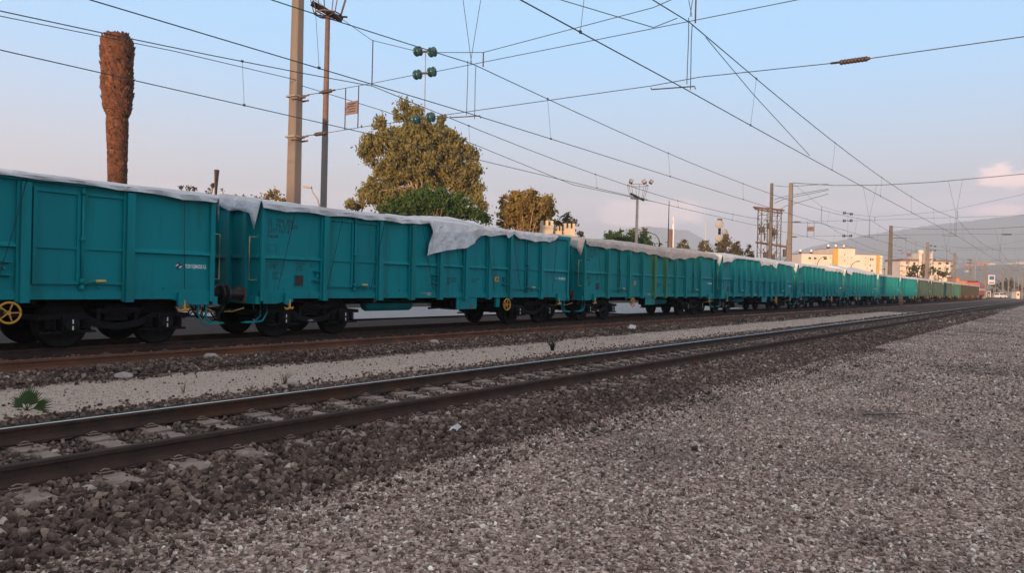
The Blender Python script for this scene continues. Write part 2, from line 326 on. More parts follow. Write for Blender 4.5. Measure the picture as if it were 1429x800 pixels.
def ground_material():
    m = bpy.data.materials.new('yard_ground'); m.use_nodes = True; t = m.node_tree; n = t.nodes; l = t.links; b = n['Principled BSDF']
    b.inputs['Roughness'].default_value = .95; b.inputs['Specular IOR Level'].default_value = .2
    g = n.new('ShaderNodeNewGeometry'); s = n.new('ShaderNodeSeparateXYZ'); l.new(g.outputs['Position'], s.inputs[0])
    def noise(scale, detail=5, rough=.6, v=None):
        k = n.new('ShaderNodeTexNoise'); k.inputs['Scale'].default_value = scale; k.inputs['Detail'].default_value = detail; k.inputs['Roughness'].default_value = rough; l.new(v or g.outputs['Position'], k.inputs[0]); return k.outputs[0]
    def math_(op, a, b_, c=None):
        k = n.new('ShaderNodeMath'); k.operation = op
        for i, q in enumerate((a, b_, c)):
            if q is None: continue
            if isinstance(q, (int, float)): k.inputs[i].default_value = q
            else: l.new(q, k.inputs[i])
        return k.outputs[0]
    def rng_(v, a, b_, c=0, d=1):
        k = n.new('ShaderNodeMapRange'); l.new(v, k.inputs[0])
        for i, q in enumerate((a, b_, c, d)): k.inputs[i+1].default_value = q
        return k.outputs[0]
    def mix(f, a, b_):
        k = n.new('ShaderNodeMix'); k.data_type = 'RGBA'
        if isinstance(f, float): k.inputs[0].default_value = f
        else: l.new(f, k.inputs[0])
        for i, q in ((6, a), (7, b_)):
            if isinstance(q, tuple): k.inputs[i].default_value = (*q, 1)
            else: l.new(q, k.inputs[i])
        return k.outputs[2]
    Y = s.outputs[1]
    L = math_('MULTIPLY', s.outputs[0], -1)
    L = math_('MULTIPLY_ADD', math_('MINIMUM', math_('MAXIMUM', Y, 0), 90), .0062, L)       # follows the gentle bend of the tracks
    wob = math_('MULTIPLY_ADD', noise(1.1, 3), 1.0, -.5); fin = math_('MULTIPLY_ADD', noise(9, 3), .5, -.25)
    Ln = math_('ADD', L, math_('ADD', wob, fin))
    vo = n.new('ShaderNodeTexVoronoi'); vo.inputs['Scale'].default_value = 38; l.new(g.outputs['Position'], vo.inputs[0])
    vs_ = n.new('ShaderNodeSeparateColor'); l.new(vo.outputs['Color'], vs_.inputs[0]); cell = vs_.outputs[0]
    vo2 = n.new('ShaderNodeTexVoronoi'); vo2.inputs['Scale'].default_value = 13; l.new(g.outputs['Position'], vo2.inputs[0])
    vs2 = n.new('ShaderNodeSeparateColor'); l.new(vo2.outputs['Color'], vs2.inputs[0]); cell2 = vs2.outputs[0]
    cr = n.new('ShaderNodeValToRGB'); e = cr.color_ramp.elements; e[0].color = (.11, .074, .060, 1); e[1].color = (.75, .60, .50, 1)
    q = e.new(.5); q.color = (.37, .272, .236, 1); q = e.new(.85); q.color = (.54, .41, .355, 1); l.new(cell, cr.inputs[0])
    grav = mix(rng_(noise(.35, 5), .50, .66, 0, .75), cr.outputs[0], (.16, .11, .088))
    grav = mix(rng_(noise(.12, 6), .54, .70, 0, .8), grav, (.085, .058, .050))
    cb = n.new('ShaderNodeValToRGB'); e = cb.color_ramp.elements; e[0].color = (.022, .014, .012, 1); e[1].color = (.16, .105, .09, 1); q = e.new(.6); q.color = (.06, .038, .032, 1); l.new(cell2, cb.inputs[0])
    ball = cb.outputs[0]
    sand = mix(rng_(noise(60, 5, .7), .38, .66), (.56, .455, .395), (.36, .285, .245)); sand = mix(rng_(noise(6, 5), .58, .70, 0, .55), sand, (.16, .12, .11))
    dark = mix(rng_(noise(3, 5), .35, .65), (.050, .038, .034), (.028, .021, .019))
    def band(lo, hi, soft=.12):
        return math_('MULTIPLY', rng_(Ln, lo-soft, lo+soft), rng_(Ln, hi-soft, hi+soft, 1, 0))
    col = mix(rng_(Ln, 4.75, 5.1), grav, ball)
    s_on = math_('MULTIPLY', band(9.2, 11.6), rng_(math_('MULTIPLY_ADD', noise(.4, 3), 20, Y), 73, 77, 1, 0))
    col = mix(s_on, col, sand)
    col = mix(band(13.35, 14.75), col, mix(cell, (.34, .26, .24), (.15, .11, .10)))
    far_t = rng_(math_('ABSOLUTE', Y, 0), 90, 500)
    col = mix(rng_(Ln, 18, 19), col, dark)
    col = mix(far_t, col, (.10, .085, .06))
    l.new(col, b.inputs['Base Color'])
    h = math_('ADD', math_('MULTIPLY', vo.outputs['Distance'], -.5), math_('MULTIPLY', vo2.outputs['Distance'], -.9))
    bp = n.new('ShaderNodeBump'); bp.inputs['Strength'].default_value = .8; bp.inputs['Distance'].default_value = .03; l.new(h, bp.inputs['Height']); l.new(bp.outputs[0], b.inputs['Normal'])
    return m
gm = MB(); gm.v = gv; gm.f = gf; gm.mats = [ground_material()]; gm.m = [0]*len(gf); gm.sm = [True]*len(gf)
tag(gm.build('ground'), kind='structure')
ROADM = pm('pale_asphalt', (.30, .30, .32), (.25, .25, .27), scale=3, rough=.8)
rb = MB()
rb.add([(-22.6, 17, -.20), (-31, 17, -.20), (-31, 62, -.20), (-22.6, 62, -.20)], [(0, 1, 2, 3)], ROADM)
rb.add([(-19.6, 38, -.20), (-22.6, 38, -.20), (-22.6, 62, -.20), (-19.6, 58, -.20)], [(0, 1, 2, 3)], ROADM)
tag(rb.build('road'), kind='structure')
# unseen rise added behind the camera to keep the low sun off the yard
def added_shade_ridge(name, cdist, height, width, length, axis, mat, seed=0, n=60):
    a = Vector(axis).normalized(); b = Vector((-a.y, a.x, 0)); vs = []; fs = []
    prof = [(-3, 0), (-2, .12), (-1.2, .5), (-.5, .88), (0, 1), (.5, .88), (1.2, .5), (2, .12), (3, 0)]
    for i in range(n+1):
        t = (i/n-.5)*length; k = min(1, (1-abs(2*i/n-1))*6)
        for (w, hh) in prof:
            p = a*(cdist + w*width) + b*t; vs.append((p.x, p.y, -.9 + (height+.9)*hh*k + (.25*vnoise(t*.05, w, seed) if 0 < hh < 1 else 0)))
    m = len(prof)
    for i in range(n):
        for j in range(m-1): fs.append((i*m+j, i*m+j+1, (i+1)*m+j+1, (i+1)*m+j))
    q = MB(); q.add(vs, fs, mat, True); return tag(q.build(name), kind='structure')
EARTH = pm('dry_grassy_earth', (.16, .13, .07), (.10, .09, .05), scale=.2, rough=.95)
added_shade_ridge('hill', 150, 4.3 + 150*math.tan(SUN_EL), 14, 900, (-trav.x, -trav.y, 0), EARTH)  # out-of-view blocker, crest set so its shadow covers the yard

# mountains (ridge lines read from the skyline, built at their distance with real slopes)
def mountain(name, pts, D, depth, mat, seed, rough=1.0, nseg=150, rows=22):
    xs = [p[0] for p in pts]; ys = [p[1] for p in pts]; vs = []; fs = []
    r_ = np.random.default_rng(seed)
    for i in range(nseg+1):
        px = xs[0] + (xs[-1]-xs[0])*i/nseg; py = float(np.interp(px, xs, ys))
        v = ray(px, py); k = D/math.hypot(v.x, v.y); top = EYE + v.z*k; dx, dy = v.x*k/D, v.y*k/D
        for j in range(rows+1):
            t = j/rows*2-1                    # -1 near foot, 0 crest, 1 far foot
            d = D + t*depth
            hh = (1-abs(t))**.85
            gully = vnoise(px*.06+t*1.5, t*5, seed)*.13*math.sin(math.pi*min(1, (1-abs(t))*1.0))*(1 if abs(t) > .02 else .15) + vnoise(px*.25, t*9, seed+2)*.05*(1-abs(t))*abs(t)*4
            z = -2 + (top+2)*max(0, hh + gully*rough*(abs(t) > 0.01)) + (vnoise(px*.4, seed)*.012+vnoise(px*1.1, seed+1)*.006)*top*(1-abs(t))
            vs.append((dx*d, dy*d, z))
    m = rows+1
    for i in range(nseg):
        for j in range(rows): fs.append((i*m+j, i*m+j+1, (i+1)*m+j+1, (i+1)*m+j))
    q = MB(); q.add(vs, fs, mat, True); return tag(q.build(name), kind='structure')
MOUNT = pm('mountain_scrub', (.06, .07, .07), (.10, .10, .10), scale=.004, rough=.95, c3=(.035, .045, .04), s3=.01, detail=8)
HILLM = pm('hillside_scrub', (.15, .115, .085), (.08, .075, .05), scale=.03, rough=.95, c3=(.24, .18, .14), s3=.05, detail=8)
mountain('mountains', [(740, 392), (790, 368), (820, 340), (850, 328), (880, 318), (905, 316), (940, 320), (962, 322), (980, 333), (1000, 343), (1030, 362), (1080, 398)], 4700, 700, MOUNT, 1)
mountain('mountains', [(1000, 398), (1050, 376), (1090, 358), (1120, 348), (1160, 338), (1200, 330), (1250, 322), (1290, 316), (1330, 311), (1370, 306), (1429, 300), (1520, 296), (1640, 310), (1800, 400)], 4100, 900, MOUNT, 5)
mountain('hills', [(1180, 404), (1240, 398), (1290, 388), (1330, 376), (1350, 372), (1400, 369), (1450, 368), (1520, 372), (1640, 400)], 1500, 500, HILLM, 9, rough=.5)

# ------------------------------------------------------------ rails and tracks
RP = [(-.07, -.16), (.07, -.16), (.07, -.147), (.018, -.12), (.010, -.105), (.010, -.045), (.036, -.035), (.036, -.006), (.028, 0), (-.028, 0), (-.036, -.006), (-.036, -.035), (-.010, -.045), (-.010, -.105), (-.018, -.12), (-.07, -.147)]
def rail_mesh(pts, side, head, z=0, prof=RP):
    q = MB(); n = len(prof); vs = []
    for (x, y) in pts:
        for (a, b) in prof: vs.append((x+a, y, z+b))
    fs = []; tops = []
    for i in range(len(pts)-1):
        for k in range(n):
            f = (i*n+k, i*n+(k+1) % n, (i+1)*n+(k+1) % n, (i+1)*n+k)
            (tops if k in (7, 8, 9) else fs).append(f)
    fs += [tuple(range(n)), tuple((len(pts)-1)*n+i for i in range(n))]
    q.add(vs, fs, side); o = len(q.v); q.m += []; k = q.mi(head)
    for f in tops: q.f.append(list(f)); q.m.append(k); q.sm.append(False)
    return q
SL = MB()
SL.prism([(-.14, -.24), (.14, -.24), (.12, -.168), (-.12, -.168)], -1.27, -.42, SLEEP, 0)
SL.prism([(-.13, -.24), (.13, -.24), (.105, -.188), (-.105, -.188)], -.42, .42, SLEEP, 0)
SL.prism([(-.14, -.24), (.14, -.24), (.12, -.168), (-.12, -.168)], .42, 1.27, SLEEP, 0)
for sx in (-.75, .75):
    for k in (-1, 1):
        SL.box((sx+k*.10-.035, -.06, -.17), (sx+k*.10+.035, .06, -.145), RAIL_D); SL.tube([(sx+k*.095, -.04, -.142), (sx+k*.085, .0, -.132), (sx+k*.095, .04, -.142)], .010, RAIL_D, 5)
def track(label, cx, y0, y1, heads, sides, nsl, drift, seed, ys0=None):
    t = thing('railway_track', label, 'railway track', (-cx, 0, 0))
    ys = [y0]+list(np.arange(max(y0, -10)+1, y1, 6.))+[y1]
    for i, s_ in enumerate((.75, -.75)):
        rail_mesh([(s_-drift(y), y) for y in ys], sides[i], heads[i]).build('rail', t)
    first = None
    for i in range(nsl):
        y = (ys0 if ys0 is not None else 1.0) + i*.6
        if first is None: o = first = SL.build('sleeper', t, bevel=.012)
        else: o = first.copy(); COL.objects.link(o); o.parent = t
        o.location = (-drift(y)+random.uniform(-.02, .02), y+random.uniform(-.02, .02), random.uniform(-.008, .004)); o.rotation_euler = (0, 0, random.uniform(-.015, .015))
    return t
track('nearest railway track with a shiny inner rail and concrete sleepers', 6.97, -20, 300, (RAIL_DULL, RAIL_TOP), (RAIL_D, RAIL_D), 98, near_drift, 1, 1.2)
# (x grows to the right: first rail is the one nearer to the camera)
track('dark track the teal freight wagons stand on', 15.78, -30, 380, (RAIL_DULL, RAIL_DULL), (RAIL_D, RAIL_D), 96, lambda y: 0, 2, 5.5)
def orange_x(y): return -13.3 + (0 if y < 22 else .019*(y-22))
tag(rail_mesh([(orange_x(y), y) for y in [-20, 0, 10, 22]+list(range(30, 110, 8))], RAIL_R, RAIL_R, .0, [(a*1.0, b*1.25+.0) for a, b in RP]).build('rail'),
    'single rust-orange rail lying between the pale gravel strip and the wagons', 'rail')

# ------------------------------------------------------------ wagons
WL = 12.95
PIL = [1.79, 3.61, 4.82, 5.98, 7.13, 8.25, 9.36, 11.16]
def side_wall(sx, flip, BODY):
    q = MB(); X = lambda v: v*sx
    q.box((X(1.36), .02, .97), (X(1.385), WL-.02, 2.97), BODY)
    q.box((X(1.385), .0, .92), (X(1.425), WL, 1.06), BODY)           # sole bar
    q.box((X(1.385), .0, 1.0605), (X(1.402), WL, 1.085), BODY)
    q.box((X(1.34), -.02, 2.955), (X(1.47), WL+.02, 3.075), BODY)    # top coaming
    for p in PIL:
        q.box((X(1.385), p-.075, .865), (X(1.505), p+.075, 2.93), BODY)
        q.box((X(1.385), p-.125, .88), (X(1.45), p-.077, 2.93), BODY)
    e = [.0]+PIL+[WL]
    for a, b in zip(e, e[1:]):
        if abs(a-1.79) < .01 or abs(a-9.36) < .01: continue
        a1 = a+(.077 if a > 0 else .10); b1 = b-(.128 if b < WL else .10)
        vs = [(X(1.386), a1, 1.80), (X(1.455), a1, 1.815), (X(1.455), a1, 1.825), (X(1.386), a1, 1.90)]
        vs += [(x, b1, z) for (x, _, z) in vs]
        q.add(vs, [(0, 1, 2, 3), (7, 6, 5, 4), (0, 4, 5, 1), (1, 5, 6, 2), (2, 6, 7, 3)], BODY)
    for c in (0.0, WL-.10):                                           # corner posts
        q.box((X(1.386), c, .865), (X(1.45), c+.10, 2.954), BODY)
    for u in (1.60, 5.78, 9.10) if not flip else (WL-1.62, WL-5.78, WL-9.10):   # lashing pockets
        for z in (1.33, 1.55): q.box((X(1.386), u-.12, z), (X(1.50), u+.065, z+.018), BODY)
        q.tube([(X(1.39), u-.03, 1.46), (X(1.45), u-.03, 1.46)], .035, BODY, 8)
    for u in np.arange(.6, WL-.3, 1.25):                              # rope hooks on the sole bar
        q.tube([(X(1.42), u, 1.13), (X(1.46), u, 1.12), (X(1.465), u, 1.17)], .010, BODY, 5)
    for a, b in ((.10, .95), (WL-.95, WL-.10)):                       # head-stock gusset under the ends
        q.prism([(a, .92), (b, .92), (b if a > 3 else b-.5, .80), (a if a < 3 else a+.5, .80)], X(1.36), X(1.42), BODY, 0)
    return q
def door(sx, u0, hinge_right, parent, BODY):
    q = MB(); X = lambda v: v*sx; u1 = u0+1.61; mid = (u0+u1)/2
    for a, b in ((u0, mid-.025), (mid+.025, u1)):
        z0, z1 = 1.19, 2.86
        q.box((X(1.386), a, z0), (X(1.396), b, z1), BODY)
        for (p, r) in (((a, z0), (b, z0+.05)), ((a, z1-.06), (b, z1)), ((a, z0+.05), (a+.06, z1-.06)), ((b-.06, z0+.05), (b, z1-.06))):
            q.box((X(1.397), p[0], p[1]), (X(1.435), r[0], r[1]), BODY)
        q.box((X(1.397), a+.061, 1.82), (X(1.43), b-.061, 1.87), BODY)
    for z in (1.35, 1.85, 2.45):
        q.tube([(X(1.44), u1+.03, z-.05), (X(1.44), u1+.03, z+.05)], .03, BODY, 8)
        q.box((X(1.40), u1-.06, z-.03), (X(1.43), u1+.05, z+.03), BODY)
    o = q.build('door', parent)
    lb = MB(); m = mid+.0
    lb.tube([(X(1.46), m, 1.10), (X(1.46), m, 2.93)], .022, BODY, 8)
    for z in (1.13, 1.25, 2.0, 2.85): lb.tube([(X(1.46), m, z-.04), (X(1.46), m, z+.04)], .042, BODY, 8)
    lb.tube([(X(1.46), m, 1.17), (X(1.50), m+.12, 1.24), (X(1.50), m+.22, 1.25)], .020, BODY, 6)
    lb.build('locking_bar', o)
    h = MB(); h.tube([(X(1.50), m+.22, 1.25), (X(1.50), m+.40, 1.255)], .030, PALEYEL, 6); h.build('handle', o)
    return o
def text(body, size, mat, parent, x, y, z, sx=1, name='lettering', align='LEFT', bold=0, squeeze=1.0):
    c = bpy.data.curves.new(name, 'FONT'); c.body = body; c.size = size; c.align_x = align; c.extrude = .0015; c.offset = bold; c.space_line = .85
    c.materials.append(mat); o = bpy.data.objects.new(name, c); COL.objects.link(o); o.parent = parent
    o.location = (x*sx, y, z); o.rotation_euler = (math.pi/2, 0, math.pi/2 if sx > 0 else -math.pi/2); o.scale = (squeeze, 1, 1)
    bpy.context.view_layer.update(); me = bpy.data.meshes.new_from_object(o.evaluated_get(bpy.context.evaluated_depsgraph_get())); me.name = name
    k = bpy.data.objects.new(name, me); k.parent = parent; k.location = o.location; k.rotation_euler = o.rotation_euler; k.scale = o.scale; bpy.data.objects.remove(o); bpy.data.curves.remove(c); COL.objects.link(k); return k
def bogie(parent, cy):
    fr = MB()
    for s in (1, -1):
        X = lambda v: v*s
        # swan-necked side frame of the bogie
        top = [(-1.45, .62), (-.95, .66), (-.62, .64), (-.38, .50), (0, .44), (.38, .50), (.62, .64), (.95, .66), (1.45, .62)]
        bot = [(1.45, .54), (.95, .54), (.68, .53), (.40, .38), (0, .32), (-.40, .38), (-.68, .53), (-.95, .54), (-1.45, .54)]
        poly = top+bot; n = len(top)
        for i in range(n-1):
            p = [top[i], top[i+1], bot[n-2-i], bot[n-1-i]]
            fr.prism(p, X(.93), X(1.09), DARKSTEEL, 0)
        fr.box((X(.97), -.42, .66), (X(1.08), .42, .74), DARKSTEEL); fr.box((X(.99), -.40, .50), (X(1.05), -.33, .66), DARKSTEEL); fr.box((X(.99), .33, .50), (X(1.05), .40, .66), DARKSTEEL)
        fr.tube([(X(1.05), -.5, .70), (X(1.07), 0, .57), (X(1.05), .5, .74)], .02, DARKSTEEL, 6)
    fr.box((-.98, -.22, .50), (.98, .22, .80), DARKSTEEL)
    for y in (-1.42, 1.34): fr.box((-.98, y, .54), (.98, y+.08, .62), DARKSTEEL)
    fr.box((-.3, -.3, .80), (.3, .3, .93), DARKSTEEL)
    b = fr.build('bogie', parent, loc=(0, cy, 0))
    for y in (-.9, .9):
        ax = MB(); ax.tube([(-1.0, y, .45), (1.0, y, .45)], .08, WHEEL, 10)
        for s in (1, -1):
            ax.lathe([(-.085, .0), (-.085, .12), (-.05, .13), (-.045, .36), (-.07, .40), (-.07, .455), (.055, .448), (.06, .475), (.085, .47), (.085, .40), (.05, .36), (.045, .13), (.085, .12), (.085, 0)][::(1 if s < 0 else 1)], (s*.75, y, .45), (-s, 0, 0), WHEEL, 28)
        ax.build('wheelset', b)
        for s in (1, -1):
            q = MB(); q.box((s*.96, y-.15, .33), (s*1.16, y+.15, .60), DARKSTEEL)
            q.lathe([(0, .13), (.05, .13), (.065, .10), (.065, 0)], (s*1.16, y, .45), (s, 0, 0), DARKSTEEL, 12)
            q.box((s*.97, y-.46, .29), (s*1.12, y+.46, .33), DARKSTEEL)
            q.box((s*1.162, y-.015, .33), (s*1.168 if 0 else s*1.235, y+.012, .40), WHITEP) if 0 else None
            q.box((s*1.226, y-.011, .47), (s*1.231, y+.011, .545), WHITEP); q.box((s*1.226, y-.011, .355), (s*1.231, y+.011, .425), WHITEP)
            q.build('axle_box', b)
            for dy in (-.31, .31):
                sp = MB(); pts = [(s*1.04 + .085*math.cos(a), y+dy+.085*math.sin(a), .34+a/(2*math.pi)*.042) for a in np.linspace(0, 2*math.pi*5.4, 44)]
                sp.tube(pts, .017, DARKSTEEL, 5); sp.build('coil_spring', b)
    return b
def make_wagon(flip, BODY, lettered=True):
    t = thing('freight_wagon', 'x', 'freight wagon')
    for sx in (1, -1):
        s_ = side_wall(sx, flip, BODY).build('side_wall', t)
        for u in (1.925, 9.495): door(sx, u, True, t, BODY)
    for (u, d) in ((0, -1), (WL, 1)):
        q = MB(); q.box((-1.36, u, .97), (1.36, u-d*.03, 2.97), BODY)
        q.box((-1.34, u, 2.96), (1.34, u+d*.07, 3.07), BODY)
        for x in (-.95, .95, -.32, .32): q.box((x-.06, u, .97), (x+.06, u+d*.10, 2.955), BODY)
        for a, b in ((-1.38, -1.012), (-.888, -.382), (-.258, .258), (.382, .888), (1.012, 1.38)): q.box((a, u+d*.001, 1.82), (b, u+d*.06, 1.90), BODY)
        q.box((-1.42, u-d*.02, .80), (1.42, u+d*.10, 1.10) if 0 else (1.42, u+d*.101, .969), BODY)
        q.build('end_wall', t)
        for sx in (1, -1):
            b_ = MB(); b_.lathe([(0, .13), (.02, .16), (.03, .11), (.30, .11), (.31, .085), (.50, .085), (.505, .20), (.52, .225), (.545, .225), (.555, .19), (.56, 0)], (sx*.875, u+d*.10, 1.0), (0, d, 0), BLACKP, 18)
            b_.box((sx*.875-.20, u+d*.102, .83), (sx*.875+.20, u+d*.12, 1.17), RUSTP)
            b_.build('buffer', t)
            g = MB(); xx = sx*1.30; yy = u+d*.20
            g.tube([(xx, u, 2.28), (xx, yy, 2.28), (xx, yy, 1.33), (xx, u, 1.33)], .016, PALEYEL, 6); g.build('grab_rail', t)
            g = MB(); x2 = sx*1.32
            g.tube([(x2, u-d*.10, .86), (x2, u-d*.10, .52), (x2, u+d*.06, .40), (x2, u+d*.30, .40)], .022, BODY, 6)
            g.tube([(x2, u-d*.28, .86), (x2, u-d*.28, .60), (x2, u-d*.16, .42), (x2, u+d*.0, .40)], .022, BODY, 6)
            g.box((x2-.10, u-d*.05, .385), (x2+.03, u+d*.32, .405), BODY); g.build('step', t)
            g = MB(); ub = u-d*.72                                     # towing hook on its bracket
            g.prism([(ub-.09, 1.05), (ub+.06, 1.05), (ub+.13, .86), (ub-.02, .78), (ub-.09, .80)], sx*1.426, sx*1.50, BODY, 0); g.build('hook_bracket', t)
            g = MB(); g.tube([(sx*1.47, ub+.04, .90), (sx*1.48, ub+.04, .74), (sx*1.50, ub+.04, .70), (sx*1.48, ub-.05, .68), (sx*1.48, ub-.09, .72)], [.035, .03, .03, .025, .015], YELLOW, 6)
            g.tube([(sx*1.48, ub+.04, .72), (sx*1.48, ub+.12, .69), (sx*1.48, ub+.15, .73)], [.03, .025, .015], YELLOW, 6); g.build('towing_hook', t)
            g = MB(); g.tube([(sx*.5, u+d*.11, .62), (sx*.62, u+d*.34, .60), (sx*.92, u+d*.34, .62), (sx*1.02, u+d*.11, .70)], .013, PALEYEL, 6); g.build('shunter_handle', t)
        c = MB(); c.box((-.06, u+d*.1, .95), (.06, u+d*.42, 1.06), DARKSTEEL); c.tube([(0, u+d*.42, 1.03), (0, u+d*.50, .98), (0, u+d*.46, .90)], .035, DARKSTEEL, 6)
        for k in range(3): c.tube([(0, u+d*(.40+.05*k), .92-.16*k), (.05, u+d*(.41+.05*k), .84-.16*k), (0, u+d*(.42+.05*k), .76-.16*k), (-.05, u+d*(.41+.05*k), .84-.16*k)], .018, DARKSTEEL, 5)
        c.build('coupling', t)
        hz = MB()
        for x in (-.35, .35): hz.tube([(x, u+d*.1, .85), (x, u+d*.22, .60), (x+.02, u+d*.40, .42), (x+.04, u+d*.55, .62)], .022, BLACKP, 6)
        hz.build('brake_hose', t)
    q = MB(); q.box((-1.35, .05, 1.02), (1.35, WL-.05, 1.08), DARKSTEEL)
    for x in (-.22, .22): q.box((x-.06, .1, .72), (x+.06, WL-.1, 1.0), DARKSTEEL)
    for u in (3.4, 4.8, 6.4, 8.0, 9.5): q.box((-1.34, u, .84), (1.34, u+.10, 1.02), DARKSTEEL)
    q.tube([(.8, 3.2, .78), (.8, 10.2, .78)], .02, DARKSTEEL, 6)
    q.box((.2, 7.0, .60), (.7, 7.6, .80), DARKSTEEL); q.tube([(.9, 6.1, .60), (1.0, 6.5, .62), (1.02, 6.9, .58)], .03, DARKSTEEL, 6)
    q.box((-.3, 8.0, .5), (.3, 8.5, .72), DARKSTEEL)
    q.build('underframe', t)
    fx = (lambda u: WL-u) if flip else (lambda u: u)
    tk = MB(); ux = sorted((fx(3.9), fx(5.75))); tk.lathe([(0, .0), (.0, .10), (.05, .15), (.10, .175), (ux[1]-ux[0]-.1, .175), (ux[1]-ux[0]-.05, .15), (ux[1]-ux[0], .10), (ux[1]-ux[0], 0)], (.52, ux[0], .71), (0, 1, 0), BODY, 16)
    tk.build('brake_air_tank', t)
    bogie(t, 1.78); bogie(t, WL-1.78)
    for sx in (1,):
        e = MB(); u = sorted((fx(6.78), fx(7.72))); e.box((sx*1.37, u[0], .58), (sx*1.40, u[1], .918), BODY); e.box((sx*1.401, u[0]+.64, .60), (sx*1.41, u[0]+.78, .72), RUSTP); e.box((sx*1.05, u[0]+.1, .60), (sx*1.35, u[1]-.1, .90), DARKSTEEL)
        e.build('brake_panel', t)
        w = MB(); uc = fx(9.12); rr = .175
        w.tube([(sx*1.52, uc+rr*math.cos(a), .70+rr*math.sin(a)) for a in np.linspace(0, 2*math.pi, 21)], .020, YELLOW, 6)
        for k in range(5): a = k*2*math.pi/5; w.tube([(sx*1.51, uc, .70), (sx*1.52, uc+rr*math.cos(a), .70+rr*math.sin(a))], .014, YELLOW, 5)
        w.tube([(sx*1.36, uc, .70), (sx*1.53, uc, .70)], .035, YELLOW, 8); w.build('brake_wheel', t)
        h = MB(); h.box((sx*1.28, fx(8.85)-.09, .62), (sx*1.36, fx(8.85)+.09, .92), BODY); h.build('brake_wheel_bracket', t)
        p = MB(); uc = fx(8.72); p.box((sx*1.387, uc-.10, 1.42), (sx*1.392, uc+.10, 1.57), YELLOW); p.prism([(uc-.03, 1.45), (uc+.07, 1.47), (uc+.05, 1.54), (uc-.02, 1.54)], sx*1.3925, sx*1.394, RUSTP, 0); p.build('yellow_plate', t)
        p = MB(); uc = .98 if not flip else WL-.98 
        uc = 1.08
        p.box((sx*1.386, uc-.13, 1.19), (sx*1.40, uc+.13, 1.47), BODY); p.box((sx*1.401, uc-.115, 1.21), (sx*1.406, uc+.115, 1.455), BLACKP); p.build('label_holder', t)
        p = MB(); p.box((sx*1.426, 5.45, .985), (sx*1.43, 5.62, 1.07), GALV); p.box((sx*1.426, 5.22, 1.04), (sx*1.43, 5.44, 1.06), GALV); p.build('metal_plate', t)
    if lettered:
        text('31  TEN  RIV\n75  TR-TCDDT\n5377 557-4\nEaoss', .135, DARKP, t, 1.3865, .20, 2.63, bold=.002, squeeze=.95)
        ln = MB()                                                     # load table and outlined panels
        def frame(a, b, z0, z1, w=.008, rows=0, cols=0):
            for k in range(rows+2): z = z0+(z1-z0)*k/(rows+1); ln.box((1.3866, a, z-w/2), (1.3882, b, z+w/2), DARKP)
            for k in range(cols+2): y = a+(b-a)*k/(cols+1); ln.box((1.3884, y-w/2, z0), (1.3892, y+w/2, z1), DARKP)
        frame(.22, .42, 1.98, 2.13); frame(.20, .66, 1.56, 1.74, .007, 2, 4); frame(5.28, 5.55, 1.16, 1.42, .006)
        frame(WL-.85, WL-.42, 1.13, 1.19, .006)
        ln.build('load_table', t)
        text('A B C D', .06, DARKP, t, 1.3865, .28, 1.685, squeeze=.9); text('90  00,0t\n120 00,0', .05, DARKP, t, 1.3865, .26, 1.645)
        text('24000 kg\n23,2t\n22000', .075, DARKP, t, 1.3865, .34, 1.47)
        text('14,04 m\n-9,00-\n36 m2', .08, DARKP, t, 1.3865, .98, 1.70); text('82 m3\nRIV', .07, DARKP, t, 1.3865, 1.40, 1.70)
        text('REV TCDD\n0 21 05 23\nSW', .085, DARKP, t, 1.3865, 6.35, 1.45, bold=.002); text('4/23  6 REV\nTCDD', .085, DARKP, t, 1.3865, 7.45, 1.45)
        text('TCDD TAŞIMACILIK A.Ş.', .105, WHITEP, t, 1.3868, WL-.62, 1.545, bold=.003, squeeze=.40)
        em = MB(); c0 = WL-.76; z0 = 1.58
        em.prism([(c0-.085, z0), (c0, z0-.085), (c0+.085, z0), (c0, z0+.085)], 1.3866, 1.3875, BLUEP, 0)
        em.prism([(c0-.075, z0-.005), (c0-.035, z0-.005), (c0+.005, z0+.04), (c0-.03, z0+.04)], 1.3877, 1.3885, WHITEP, 0)
        em.prism([(c0-.005, z0-.04), (c0+.03, z0-.04), (c0+.075, z0+.005), (c0+.03, z0+.005)], 1.3877, 1.3885, WHITEP, 0)
        em.build('emblem', t)
        text('-1,80m-', .06, WHITEP, t, 1.095, 1.60, .36, name='lettering')
        text('DB TCDD 21.05\nBXP', .055, PALEYEL, t, 1.345, 3.5, .86)
    return t
w_std = make_wagon(False, TEAL); index_children(w_std)
w_flip = make_wagon(True, TEAL_DUSTY); index_children(w_flip)
for w in (w_std, w_flip): w['group'] = 'freight wagons coupled in one long train'
SW = {}
def swapto(b, gear=None):
    k = (b.name, gear)
    if k not in SW:
        SW[k] = {TEAL: b, TEAL_DUSTY: b}
        if gear: SW[k].update({DARKSTEEL: gear, WHEEL: gear})
    return SW[k]
